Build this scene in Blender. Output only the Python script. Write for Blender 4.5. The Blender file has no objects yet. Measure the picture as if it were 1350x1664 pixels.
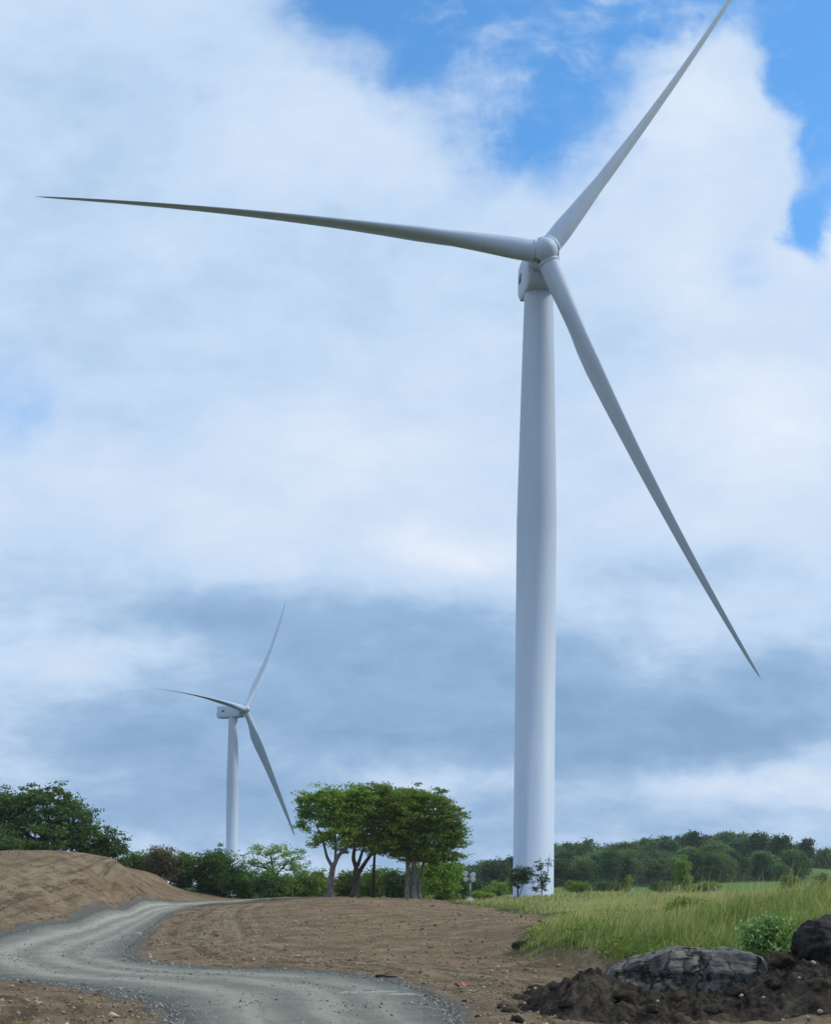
import bpy, math, random
import numpy as np
from mathutils import Matrix, Vector

# ------------------------------------------------------------------ camera, sky, sun
scene = bpy.context.scene
COL = scene.collection
F, TH, CX, CY, CH = 2200.0, math.radians(0.54), 675.0, 1440.0, 2.5

cd = bpy.data.cameras.new("camera")
cam = bpy.data.objects.new("camera", cd); COL.objects.link(cam)
cd.sensor_fit = 'VERTICAL'; cd.sensor_height = 24.0; cd.lens = F / 1664 * 24.0
cd.shift_y = (CY - 832) / 1664
cd.clip_start = 0.5; cd.clip_end = 9000
c_, s_ = math.cos(TH), math.sin(TH)
cam.matrix_world = Matrix(((c_, -s_, 0, 0), (0, 0, -1, 0), (s_, c_, 0, CH), (0, 0, 0, 1)))
scene.camera = cam

SUN_EL, SUN_AZ = math.radians(43), math.radians(86)      # azimuth clockwise from +Y (ahead of the camera)
SKY_STRENGTH = 0.15
sd = bpy.data.lights.new("sun", 'SUN'); sd.energy = 2.4; sd.angle = math.radians(9); sd.color = (1.0, 0.94, 0.84)
sun = bpy.data.objects.new("sun", sd); COL.objects.link(sun)
sv = Vector((math.sin(SUN_AZ) * math.cos(SUN_EL), math.cos(SUN_AZ) * math.cos(SUN_EL), math.sin(SUN_EL)))
sun.rotation_euler = sv.to_track_quat('Z', 'Y').to_euler(); sun.location = (60, 0, 120)

scene.view_settings.view_transform = 'Standard'; scene.view_settings.look = 'None'
scene.view_settings.exposure = 0.0; scene.view_settings.gamma = 1.0
scene.cycles.max_bounces = 6; scene.cycles.diffuse_bounces = 3; scene.cycles.transmission_bounces = 3
scene.cycles.use_denoising = True

class NT:
    """small node-tree writer"""
    def __init__(s, tree): s.t = tree; s.n = tree.nodes; s.l = tree.links
    def new(s, typ, **kw):
        n = s.n.new(typ)
        for k, v in kw.items(): setattr(n, k, v)
        return n
    def put(s, sock, v):
        if hasattr(v, 'is_linked') or isinstance(v, bpy.types.NodeSocket): s.l.new(v, sock)
        else:
            if isinstance(v, (tuple, list)) and sock.type == 'RGBA' and len(v) == 3: v = (*v, 1)
            sock.default_value = v
    def m(s, op, a, b=None, c=None, clamp=False):
        n = s.new('ShaderNodeMath', operation=op, use_clamp=clamp)
        for i, v in enumerate((a, b, c)):
            if v is not None: s.put(n.inputs[i], v)
        return n.outputs[0]
    def v(s, op, a, b=None, out=0):
        n = s.new('ShaderNodeVectorMath', operation=op)
        s.put(n.inputs[0], a)
        if b is not None: s.put(n.inputs[1], b)
        return n.outputs[out]
    def noise(s, vec, scale, detail=4, rough=.55, dist=0, out=0):
        n = s.new('ShaderNodeTexNoise'); s.put(n.inputs['Vector'], vec)
        n.inputs['Scale'].default_value = scale; n.inputs['Detail'].default_value = detail
        n.inputs['Roughness'].default_value = rough; n.inputs['Distortion'].default_value = dist
        return n.outputs[out]
    def ss(s, x, lo, hi):
        n = s.new('ShaderNodeMapRange', interpolation_type='SMOOTHSTEP')
        s.put(n.inputs[0], x); s.put(n.inputs[1], lo); s.put(n.inputs[2], hi)
        return n.outputs[0]
    def mix(s, f, a, b, mode='MIX'):
        n = s.new('ShaderNodeMix', data_type='RGBA', blend_type=mode)
        s.put(n.inputs[0], f); s.put(n.inputs[6], a); s.put(n.inputs[7], b)
        return n.outputs[2]

# ---- sky: Nishita blue with a layer of procedural clouds, all placed by direction in the world
world = bpy.data.worlds.new("World"); scene.world = world; world.use_nodes = True
W = NT(world.node_tree); W.n.clear()
tc = W.new('ShaderNodeTexCoord')
sep = W.new('ShaderNodeSeparateXYZ'); W.l.new(tc.outputs['Generated'], sep.inputs[0])
ay = W.m('MAXIMUM', W.m('ABSOLUTE', sep.outputs[1]), 0.12)
ca = W.m('DIVIDE', sep.outputs[0], ay); cb = W.m('DIVIDE', sep.outputs[2], ay)
comb = W.new('ShaderNodeCombineXYZ'); W.l.new(ca, comb.inputs[0]); W.l.new(cb, comb.inputs[1])
base = comb.outputs[0]
def warp(vec, scale, amp, detail=4):
    nz = W.noise(vec, scale, detail, .6, 0, out=1)
    off = W.v('MULTIPLY', W.v('SUBTRACT', nz, (.5, .5, .5)), (amp, amp, 0))
    return W.v('ADD', vec, off)
wp = warp(warp(base, 4.0, .10, 3), 16, .05, 5)
wp2 = W.v('MULTIPLY', warp(warp(base, 5.0, .09), 18, .03, 4), (1, 1, 0))
def blobs(vec, lst):
    acc = 0.0
    for (px, py, rx, ry, w) in lst:
        d = W.v('MULTIPLY', W.v('SUBTRACT', vec, ((px - CX) / F, (CY - py) / F, 0)), (F / rx, F / ry, 0))
        e = W.m('EXPONENT', W.m('MULTIPLY', W.v('DOT_PRODUCT', d, d, out=1), -1.0))
        acc = W.m('MULTIPLY_ADD', e, w, acc)
    return acc
GAP = [(670, 30, 200, 130, 1.5), (840, 225, 140, 90, 1.25), (930, 70, 120, 100, .85), (1110, 0, 120, 45, 1.1), 
       (1200, 430, 60, 60, .45), (-10, 690, 80, 110, .62), (230, 160, 110, 70, .4),
       (520, 40, 110, 60, .35), (640, 150, 70, 50, .45), (1020, 20, 120, 40, .8), (1295, 480, 50, 40, .3), (120, 30, 60, 40, .2)]
GAPR = [(1330, 40, 105, 110, 2.0), (1350, 190, 42, 120, 1.5), (1290, 345, 36, 90, 1.15), (1130, -20, 100, 60, 1.0)]
DARK = [(560, 1040, 300, 60, .5), (820, 1120, 420, 80, .55), (240, 1180, 260, 60, .42), (1000, 1205, 330, 42, .55),
        (300, 1010, 150, 45, .4), (1230, 1150, 220, 70, .45), (560, 1180, 300, 60, .3), (250, 1290, 320, 80, .42),
        (1130, 930, 200, 50, .22), (90, 950, 120, 40, .25), (1000, 560, 130, 90, .16), (160, 480, 240, 150, .1), (680, 1340, 700, 75, .42), (80, 230, 260, 130, .14), (450, 480, 120, 90, .1)]
WHITE = [(720, 900, 150, 55, .6), (580, 740, 230, 110, .3), (1120, 170, 130, 130, .42), (1130, 400, 120, 130, .25), (1210, 680, 200, 150, .55),
         (1200, 1255, 240, 32, .5), (640, 1265, 130, 24, .38), (90, 1065, 130, 45, .28), (1330, 380, 60, 70, .35), (330, 850, 200, 80, .22),
         (480, 240, 170, 110, .2)]
g = blobs(wp, GAP); dk = blobs(wp2, DARK); wh = blobs(wp2, WHITE)
fb = W.noise(W.v('MULTIPLY', base, (1, 1.25, 1)), 7.5, 8, .62, .3)
fine = W.noise(W.v('MULTIPLY', base, (1, 1.5, 1)), 19.0, 7, .62, .3)
soft = W.noise(W.v('MULTIPLY', base, (.85, 1.7, 1)), 7.0, 6, .58, .2)
gsum = W.m('ADD', g, W.m('MULTIPLY', W.m('SUBTRACT', fb, .5), 1.1))
gsum = W.m('ADD', gsum, W.m('MULTIPLY', W.m('SUBTRACT', fine, .5), .95))
wv = W.v('MULTIPLY', warp(base, 9, .05), (1.0, 1.5, 1))
wisp = W.noise(wv, 9.0, 9, .68, .15)
gap = W.m('MULTIPLY', W.ss(gsum, .12, 1.25), W.m('SUBTRACT', .97, W.m('MULTIPLY', W.ss(wisp, .45, .76), .72)))
gr_ = W.m('ADD', blobs(wp, GAPR), W.m('ADD', W.m('MULTIPLY', W.m('SUBTRACT', fb, .5), .7), W.m('MULTIPLY', W.m('SUBTRACT', fine, .5), .7)))
gap = W.m('MAXIMUM', gap, W.m('MULTIPLY', W.ss(gr_, .30, .98), W.m('SUBTRACT', .95, W.m('MULTIPLY', W.ss(wisp, .5, .8), .5))))
tone = W.m('SUBTRACT', W.m('ADD', .61, W.m('MULTIPLY', wh, .55)), W.m('MULTIPLY', dk, .70))
tone = W.m('ADD', tone, W.m('MULTIPLY', W.m('SUBTRACT', soft, .5), .44))
tone = W.m('ADD', tone, W.m('MULTIPLY', W.m('SUBTRACT', fine, .5), .26))
low = W.ss(cb, .30, .10)
bil = W.noise(warp(W.v('MULTIPLY', base, (1, 2.6, 1)), 9, .04), 8.0, 9, .64, .2)
tone = W.m('ADD', tone, W.m('MULTIPLY', low, W.m('MULTIPLY', W.m('SUBTRACT', bil, .5), .95)))
tone = W.m('ADD', tone, W.m('MULTIPLY', W.m('SUBTRACT', bil, .5), .22))
ramp = W.new('ShaderNodeValToRGB'); W.l.new(tone, ramp.inputs[0])
el = ramp.color_ramp.elements
el[0].position = 0.0; el[0].color = (.21, .37, .59, 1)
el[1].position = 1.0; el[1].color = (.82, .89, 1.0, 1)
e_ = el.new(.30); e_.color = (.32, .495, .73, 1)
e_ = el.new(.58); e_.color = (.56, .715, .925, 1)
sky = W.new('ShaderNodeTexSky', sky_type='NISHITA'); sky.sun_disc = False
sky.sun_elevation = SUN_EL; sky.sun_rotation = SUN_AZ; sky.air_density = 1.0; sky.dust_density = .3; sky.ozone_density = 2.0
bg1 = W.new('ShaderNodeBackground'); W.put(bg1.inputs[0], W.mix(1.0, sky.outputs[0], (.52, 1.10, 1.45), 'MULTIPLY')); bg1.inputs[1].default_value = SKY_STRENGTH
bg2 = W.new('ShaderNodeBackground'); W.l.new(ramp.outputs[0], bg2.inputs[0]); bg2.inputs[1].default_value = 1.0
mxs = W.new('ShaderNodeMixShader'); W.l.new(gap, mxs.inputs[0]); W.l.new(bg2.outputs[0], mxs.inputs[1]); W.l.new(bg1.outputs[0], mxs.inputs[2])
wo = W.new('ShaderNodeOutputWorld'); W.l.new(mxs.outputs[0], wo.inputs[0])

# ------------------------------------------------------------------ helpers
def P(px, row, Y):
    """point of the place at depth Y that lies on the sight line through photo position (px, row)"""
    u, v = px - CX, CY - row
    return np.array([(u * c_ - v * s_) * Y / F, Y, CH + (u * s_ + v * c_) * Y / F])

def mesh_np(name, V, faces, mats, parent=None, smooth=False, attrs=None, uv=None):
    """faces: list of (count x n) index arrays, each with its material index"""
    me = bpy.data.meshes.new(name)
    V = np.asarray(V, dtype=np.float32)
    me.vertices.add(len(V)); me.vertices.foreach_set('co', V.ravel())
    loops = np.concatenate([np.asarray(f).ravel() for f, mi in faces]).astype(np.int32)
    tot = np.concatenate([np.full(len(f), np.asarray(f).shape[1]) for f, mi in faces]).astype(np.int32)
    st = np.concatenate([[0], np.cumsum(tot)[:-1]]).astype(np.int32)
    me.loops.add(len(loops)); me.loops.foreach_set('vertex_index', loops)
    me.polygons.add(len(tot)); me.polygons.foreach_set('loop_start', st)
    me.polygons.foreach_set('material_index', np.concatenate([np.full(len(f), mi) for f, mi in faces]).astype(np.int32))
    if smooth: me.polygons.foreach_set('use_smooth', np.ones(len(tot), dtype=bool))
    for m_ in (mats if isinstance(mats, (list, tuple)) else [mats]): me.materials.append(m_)
    for k, a in (attrs or {}).items():
        at = me.attributes.new(k, 'FLOAT', 'POINT'); at.data.foreach_set('value', np.asarray(a, dtype=np.float32))
    if uv is not None:
        ul = me.uv_layers.new(name='UVMap'); ul.data.foreach_set('uv', np.asarray(uv, dtype=np.float32)[loops].ravel())
    me.update(calc_edges=True); me.validate()
    o = bpy.data.objects.new(name, me); COL.objects.link(o)
    if parent is not None: o.parent = parent
    return o

def tag(o, label=None, cat=None, group=None, kind=None):
    if label: o['label'] = label
    if cat: o['category'] = cat
    if group: o['group'] = group
    if kind: o['kind'] = kind
    return o
def empty(name, loc, rz=0):
    o = bpy.data.objects.new(name, None); COL.objects.link(o); o.location = tuple(float(x) for x in loc); o.rotation_euler = (0, 0, rz)
    o.empty_display_size = .2
    return o

class MB:
    """collects shapes, links them as one mesh"""
    def __init__(s): s.V = []; s.F3 = []; s.F4 = []; s.n = 0
    def add(s, V, F):
        V = np.asarray(V, float); F = np.asarray(F, int)
        s.V.append(V); (s.F4 if F.shape[1] == 4 else s.F3).append(F + s.n); s.n += len(V)
    def tube(s, pts, rad, sides=8, cap=True):
        pts = np.asarray(pts, float); rad = np.broadcast_to(np.asarray(rad, float), (len(pts),))
        T = np.gradient(pts, axis=0); T /= np.linalg.norm(T, axis=1)[:, None] + 1e-9
        ref = np.array([0, 1.0, 0]) if abs(T[0][1]) < .8 else np.array([1.0, 0, 0])
        A = np.cross(T, ref); A /= np.linalg.norm(A, axis=1)[:, None] + 1e-9
        B = np.cross(T, A)
        ang = np.linspace(0, 2 * np.pi, sides, endpoint=False)
        V = pts[:, None] + rad[:, None, None] * (np.cos(ang)[None, :, None] * A[:, None] + np.sin(ang)[None, :, None] * B[:, None])
        n = len(pts); i = np.arange(n - 1)[:, None] * sides; j = np.arange(sides)[None]; k = (j + 1) % sides
        Fq = np.stack([i + j, i + sides + j, i + sides + k, i + k], -1).reshape(-1, 4)
        base = s.n
        s.add(V.reshape(-1, 3), Fq)
        if cap:
            for e, off in ((0, 0), (n - 1, (n - 1) * sides)):
                s.V.append(pts[e][None]); ci = s.n; s.n += 1
                tri = [(base + off + a, base + off + (a + 1) % sides, ci) for a in range(sides)]
                s.F3.append(np.array(tri if e == 0 else [(b, a, c) for a, b, c in tri]))
    def box(s, c, size, R=None):
        x, y, z = np.array(size) / 2
        V = np.array([(a * x, b * y, d * z) for a in (-1, 1) for b in (-1, 1) for d in (-1, 1)], float)
        if R is not None: V = V @ np.asarray(R).T
        s.add(V + np.asarray(c, float), [(0, 1, 3, 2), (4, 6, 7, 5), (0, 4, 5, 1), (2, 3, 7, 6), (0, 2, 6, 4), (1, 5, 7, 3)])
    def build(s, name, mat, parent=None, smooth=False):
        fs = []
        if s.F4: fs.append((np.concatenate(s.F4), 0))
        if s.F3: fs.append((np.concatenate(s.F3), 0))
        return mesh_np(name, np.concatenate(s.V), fs, mat, parent, smooth)

def hash2(ix, iy, seed):
    h = (ix.astype(np.int64) * 374761393 + iy.astype(np.int64) * 668265263 + seed * 1274126177) & 0xffffffff
    h = ((h ^ (h >> 13)) * 1274126177) & 0xffffffff
    return ((h ^ (h >> 16)) & 0xffff) / 65535.0
def vnoise(x, y, seed=0):
    ix, iy = np.floor(x), np.floor(y); fx, fy = x - ix, y - iy
    fx = fx * fx * (3 - 2 * fx); fy = fy * fy * (3 - 2 * fy)
    a, b = hash2(ix, iy, seed), hash2(ix + 1, iy, seed); c, d = hash2(ix, iy + 1, seed), hash2(ix + 1, iy + 1, seed)
    return (a * (1 - fx) + b * fx) * (1 - fy) + (c * (1 - fx) + d * fx) * fy - .5
def fbm(x, y, seed=0, oct=4):
    r = 0; a = 1
    for k in range(oct): r = r + a * vnoise(x * 2 ** k, y * 2 ** k, seed + k); a *= .5
    return r

# ------------------------------------------------------------------ terrain
PIX = [  # (photo x, photo row, depth): ground seen there
    (0, 1664, 24.5), (400, 1664, 24.5), (800, 1664, 24.5), (1350, 1664, 24.5), (0, 1600, 34.4), (0, 1558, 46.6), (-150, 1560, 46), (500, 1600, 34.4),
    (850, 1600, 34.4), (1100, 1610, 32.4), (1350, 1612, 32), (0, 1512, 69), (100, 1492, 82), (200, 1473, 97), (-200, 1512, 68),
    (0, 1397, 95), (100, 1397, 98), (-150, 1392, 95), (200, 1407, 104), (260, 1424, 124), (262, 1447, 117), (300, 1455, 126), (330, 1451, 136), (384, 1460, 142), (284, 1466.5, 113), (335, 1464.5, 118.5), (390, 1462.5, 122.5), (300, 1477, 103), (350, 1467.5, 112), (395, 1465, 116),
    (40, 1455, 82), (120, 1448, 92), (230, 1448, 105), (-100, 1450, 80),
    (300, 1500, 80), (140, 1512, 76), (500, 1560, 45), (500, 1500, 75), (500, 1471, 99), (537, 1458.5, 109), (600, 1459, 111), (690, 1462, 112), (430, 1460, 116),
    (755, 1469, 150), (700, 1490, 80), (750, 1545, 50), (840, 1482, 92), (850, 1466, 120), (864, 1457, 150), (925, 1456, 150),
    (836, 1545, 48), (866, 1563, 42.5), (930, 1570, 41), (880, 1512, 49), (930, 1535, 43), (960, 1502, 54), (1050, 1488, 62), (1150, 1484, 58), (1250, 1474, 56), (1060, 1540, 40), (1200, 1545, 37), (1350, 1462, 52), (1350, 1535, 34),
    (1500, 1450, 48), (1700, 1450, 48), (1150, 1470, 88), (1000, 1469, 98), (1100, 1456, 190), (1110, 1441, 285), (1260, 1450, 150), (1350, 1452, 110), (1000, 1452, 190)]
WLD = [(-60, 130, 4.8), (-45, 128, 4.6), (-30, 128, 4.2), (-27, 140, 2.6), (-18, 145, 1.2), (-12, 160, .2), (-5, 140, 1.0), (0, 180, .4), (20, 200, 1.6),
       (-70, 480, -5), (-62, 495, -6), (0, 420, 1.5), (10, 340, 2.0), (30, 330, 2.4), (60, 330, 2.4), (110, 330, 3.2), (150, 330, 6),
       (55, 440, 6), (90, 440, 8), (130, 440, 9.5), (30, 550, 5), (58, 550, 9.5), (85, 550, 12.5), (118, 550, 16), (140, 550, 12), (170, 550, 7), (230, 550, 8),
       (118, 640, 12), (58, 660, 8), (170, 660, 8), (0, 700, 3), (-150, 700, 0), (300, 800, 4), (-400, 1500, 2), (0, 1500, 3), (400, 1500, 3), 
       (0, 14, 0), (6, 15, 0), (-6, 15, 0), (-14, 20, 0), (14, 20, 0)]
pts = np.array([P(*p) for p in PIX] + [np.array(w, float) for w in WLD])
def dom(X, Y):
    th = np.clip(np.arctan2(X, Y), -.8, .8); r = np.clip(np.hypot(X, Y), 12, 3500)
    return np.stack([th * 3.2, np.log(r)], -1)
DP = dom(pts[:, 0], pts[:, 1])
def ker(a, b): return np.sqrt(((a[:, None] - b[None]) ** 2).sum(-1) + .0009)
A_ = ker(DP, DP); n_ = len(DP)
M_ = np.zeros((n_ + 1, n_ + 1)); M_[:n_, :n_] = A_ - np.eye(n_) * .003; M_[:n_, n_] = 1; M_[n_, :n_] = 1
SOL = np.linalg.solve(M_, np.concatenate([pts[:, 2], [0]]))
def gz(X, Y):
    X, Y = np.broadcast_arrays(np.asarray(X, float), np.asarray(Y, float)); sh = X.shape
    D = dom(X.ravel(), Y.ravel()); out = np.empty(len(D))
    for i in range(0, len(D), 20000): out[i:i + 20000] = ker(D[i:i + 20000], DP) @ SOL[:n_] + SOL[n_]
    return out.reshape(sh)
def hit(px, row, y0=10, y1=900):
    Ys = np.exp(np.linspace(np.log(y0), np.log(y1), 900))
    u, v = px - CX, CY - row
    X = (u * c_ - v * s_) * Ys / F; Z = CH + (u * s_ + v * c_) * Ys / F
    b = Z < gz(X, Ys)
    i = int(np.argmax(b)) if b.any() else len(Ys) - 1
    return np.array([X[i], Ys[i], gz(X[i], Ys[i])])
def ground(px, Y):
    x = P(px, CY, Y)[0]; return np.array([x, Y, float(gz(x, Y))])

# road edges (outer / inner), from the photograph
RE = [((300, 1790), (900, 1790)), ((274, 1664), (758, 1664)), ((262, 1645), (747, 1642)), ((246, 1632), (689, 1607)), ((200, 1620), (611, 1589)), ((107, 1603), (529, 1580)),
      ((0, 1591), (440, 1576)), ((-70, 1577), (345, 1574)), ((-85, 1557), (240, 1563)), ((-55, 1537), (214, 1551)), ((0, 1520), (214, 1539)), ((62, 1503), (228, 1525)), ((156, 1478), (262, 1495)), ((213, 1472), (300, 1477))]
RO = np.array([hit(*a)[:2] for a, b in RE] ); RI = np.array([hit(*b)[:2] for a, b in RE])
RO = np.concatenate([RO, [P(284, 1440, 113)[:2], P(335, 1440, 118)[:2], P(392, 1440, 122.5)[:2]]]); RI = np.concatenate([RI, [P(350, 1440, 112)[:2], P(395, 1440, 116)[:2], P(450, 1440, 121)[:2]]])
def resamp(A, n):
    t = np.linspace(0, len(A) - 1, n); i = np.clip(t.astype(int), 0, len(A) - 2); f = (t - i)[:, None]
    g_ = lambda k: A[np.clip(k, 0, len(A) - 1)]
    p0, p1, p2, p3 = g_(i - 1), g_(i), g_(i + 1), g_(i + 2)
    return .5 * ((2 * p1) + (-p0 + p2) * f + (2 * p0 - 5 * p1 + 4 * p2 - p3) * f ** 2 + (-p0 + 3 * p1 - 3 * p2 + p3) * f ** 3)
NR = 420
ro, ri = resamp(RO, NR), resamp(RI, NR)
rc, rh = (ro + ri) / 2, np.linalg.norm(ro - ri, axis=1) / 2
POLY = np.concatenate([ro, ri[::-1]])
def seg_dist(X, Y, poly, closed=True):
    Q = np.stack([X, Y], -1); best = np.full(len(Q), 1e9)
    n = len(poly) if closed else len(poly) - 1
    for k in range(n):
        a, b = poly[k], poly[(k + 1) % len(poly)]; ab = b - a
        t = np.clip(((Q - a) @ ab) / (ab @ ab + 1e-9), 0, 1)
        d = np.hypot(*(Q - a - t[:, None] * ab).T); best = np.minimum(best, d)
    return best
def inside(X, Y, poly):
    r = np.zeros(len(X), bool)
    for k in range(len(poly)):
        a, b = poly[k], poly[(k + 1) % len(poly)]
        c = ((a[1] > Y) != (b[1] > Y))
        with np.errstate(all='ignore'): xi = (b[0] - a[0]) * (Y - a[1]) / (b[1] - a[1]) + a[0]
        r ^= c & (X < xi)
    return r
def sdf(X, Y, poly):
    d = seg_dist(X, Y, poly); return np.where(inside(X, Y, poly), -d, d)
GP = [(733, 1467), (800, 1477), (880, 1487), (900, 1494), (858, 1525), (840, 1540), (868, 1557), (922, 1565), (985, 1570), (1100, 1585), (1350, 1598), (1750, 1598)]
GPOLY = np.array([hit(*p)[:2] for p in GP] + [np.array((60, 30.)), np.array((300, 330.)), np.array((2, 330.)), P(728, 1440, 165)[:2]])
road_small = POLY[::3]

def earth_bumps(X, Y):
    r = np.hypot(X, Y)
    k = np.exp(-r / 160)
    return (.16 * fbm(X / 3.7, Y / 3.7, 3, 3) + .08 * fbm(X / 1.1, Y / 1.1, 9, 3) + .16 * np.abs(vnoise(X / .33, Y / .33, 21)) + .05 * vnoise(X / .12, Y / .12, 25)) * k

# fan-shaped sheet, fine in the view, reaching the horizon all round
th = np.concatenate([np.linspace(-math.pi, -.42, 40, endpoint=False), np.linspace(-.42, .42, 620), np.linspace(.42, math.pi, 40)[1:]])
rr = np.concatenate([[1.0, 4, 8, 12, 15, 18], np.exp(np.linspace(np.log(20), np.log(165), 640)), np.exp(np.linspace(np.log(168), np.log(1600), 90))])
TT, RR = np.meshgrid(th, rr); GX, GY = (RR * np.sin(TT)).ravel(), (RR * np.cos(TT)).ravel()
Z0 = gz(GX, GY)
near = (GY > 5) & (GY < 200) & (np.abs(GX) < 120)
rd = np.full(len(GX), 50.0); rd[near] = sdf(GX[near], GY[near], road_small)
gs = np.full(len(GX), 50.0); m2 = (GY > 5) & (GY < 420); gs[m2] = sdf(GX[m2], GY[m2], GPOLY)
gs = np.where((np.hypot(GX, GY) > 330) | (GY < -5), -20, gs)
rough_n = fbm(GX / 2.2, GY / 2.2, 40, 4)
grass_a = np.clip(.5 - (gs + rough_n * 1.6) / .9, 0, 1)
back_l = np.clip((GY - 131 - rough_n * 4) / 4, 0, 1) * (GX < 8)
grass_a = np.maximum(grass_a, back_l)
near_verge = np.clip(1 - (rd + .5 * rough_n) / .8, 0, 1) * (rd > -2)
Z = Z0 + earth_bumps(GX, GY) * np.clip(rd / .8, 0.0, 1) - .16 * np.clip(-rd / .5, 0, 1)
# washed edge of the turf bank stands a little above the bare earth
Z += np.clip((.25 - gs) / .5, 0, 1) * (gs < 3) * (GY < 75) * (.06 + .16 * np.clip(rough_n + .1, -.3, .6)) * (GX > 2)
nr, nt = len(rr), len(th)
i = np.arange(nr - 1)[:, None] * nt; j = np.arange(nt - 1)[None]
FQ = np.stack([i + j, i + j + 1, i + nt + j + 1, i + nt + j], -1).reshape(-1, 4)
wrap = np.stack([np.arange(nr - 1) * nt + nt - 1, np.arange(nr - 1) * nt, (np.arange(nr - 1) + 1) * nt, (np.arange(nr - 1) + 1) * nt + nt - 1], -1)
FQ = np.concatenate([FQ, wrap])[:, ::-1]
fld = np.clip((np.hypot(GX, GY) - 215) / 20, 0, 1) * np.clip((350 - GY) / 8, 0, 1) * (GY > 0) * (GX > -10) * (GX < 190)
ppg = CX + F * GX / np.maximum(GY, 1)
fld = np.maximum(fld, np.clip(1 - np.abs(ppg - 1345) / 42, 0, 1) ** .4 * (GY > 335) * (GY < 480))
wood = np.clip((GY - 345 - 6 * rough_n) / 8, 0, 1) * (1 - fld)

# ------------------------------------------------------------------ materials
def mat(name, base=(.5, .5, .5), rough=.8, spec=.3):
    m = bpy.data.materials.new(name); m.use_nodes = True
    t = NT(m.node_tree); b = t.n['Principled BSDF']
    b.inputs['Base Color'].default_value = (*base, 1); b.inputs['Roughness'].default_value = rough
    b.inputs['Specular IOR Level'].default_value = spec
    return m, t, b
def bump(t, b, h, dist=.05, strength=1.0):
    n = t.new('ShaderNodeBump'); n.inputs['Distance'].default_value = dist; n.inputs['Strength'].default_value = strength
    t.l.new(h, n.inputs['Height']); t.l.new(n.outputs[0], b.inputs['Normal'])
def attr(t, name):
    n = t.new('ShaderNodeAttribute'); n.attribute_name = name; return n.outputs['Fac']
def pos(t): return t.new('ShaderNodeNewGeometry').outputs['Position']

M_ground, t, b = mat("earth", rough=.95, spec=.1)
p = pos(t)
n1 = t.noise(p, .45, 5, .6); n2 = t.noise(p, 2.6, 6, .65); n3 = t.noise(p, 11, 4, .7); n4 = t.noise(t.v('MULTIPLY', p, (.35, 1.2, 1)), .9, 5, .6, .6)
ea = t.mix(t.ss(n1, .35, .68), (.265, .182, .112), (.385, .28, .18))
ea = t.mix(t.m('MULTIPLY', t.ss(n4, .52, .72), .65), ea, (.32, .25, .165))
ea = t.mix(t.m('MULTIPLY', t.ss(n2, .55, .75), .7), ea, (.105, .072, .045))
ea = t.mix(t.m('MULTIPLY', t.ss(n2, .56, .40), .22), ea, (.155, .16, .06))
ea = t.mix(t.m('MULTIPLY', t.ss(n3, .60, .74), .55), ea, (.38, .32, .23))
gr = t.mix(t.ss(n2, .38, .64), (.055, .075, .018), (.12, .125, .04))
gr = t.mix(t.m('MULTIPLY', t.ss(n1, .5, .7), .5), gr, (.20, .16, .075))
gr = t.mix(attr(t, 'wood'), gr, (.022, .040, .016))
gr = t.mix(attr(t, 'field'), gr, t.mix(t.ss(n1, .3, .7), (.10, .20, .045), (.15, .25, .06)))
gv = t.mix(t.ss(n3, .35, .65), (.12, .128, .12), (.24, .24, .22))
col = t.mix(attr(t, 'grassy'), ea, gr)
col = t.mix(attr(t, 'verge'), col, gv)
n5 = t.noise(p, 5.5, 6, .75); n6 = t.noise(p, .62, 8, .66, .4); rdn = attr(t, 'roadd')
cv = t.new('ShaderNodeCombineXYZ'); t.l.new(t.m('MULTIPLY', rdn, 1.5), cv.inputs[0]); t.l.new(t.m('MULTIPLY', t.noise(p, .12, 2), 5), cv.inputs[1])
n7 = t.noise(cv.outputs[0], 1.0, 4, .65)
col2 = t.mix(t.m('MULTIPLY', t.ss(n5, .50, .66), .6), ea, (.15, .108, .072)); col2 = t.mix(t.m('MULTIPLY', t.ss(n6, .50, .66), .6), col2, (.46, .37, .25)); col2 = t.mix(t.m('MULTIPLY', t.ss(n6, .48, .34), .5), col2, (.145, .115, .062))
col2 = t.mix(t.m('MULTIPLY', t.m('MULTIPLY', t.ss(n7, .52, .64), t.ss(rdn, 10, 3)), .8), col2, (.40, .33, .24)); col2 = t.mix(t.m('MULTIPLY', t.m('MULTIPLY', t.ss(n7, .47, .38), t.ss(rdn, 10, 3)), .75), col2, (.12, .09, .06))
col = t.mix(attr(t, 'grassy'), col2, gr)
vg = t.ss(t.m('ADD', attr(t, 'verge'), t.m('MULTIPLY', t.m('SUBTRACT', t.noise(p, 7, 5, .75), .5), 1.3)), .25, .85)
col = t.mix(vg, col, gv)
t.l.new(col, b.inputs['Base Color'])
bump(t, b, t.m('ADD', t.m('MULTIPLY', n3, .5), t.m('ADD', n2, n5)), .22, 1.0)
ground_o = mesh_np("ground", np.stack([GX, GY, Z], -1), [(FQ, 0)], M_ground, smooth=True,
                   attrs={'grassy': grass_a, 'verge': near_verge * .85, 'field': fld, 'wood': wood, 'roadd': np.clip(rd, -1, 20)})
tag(ground_o, kind='structure', label='bare brown earth with grass and a green field beyond')

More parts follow.
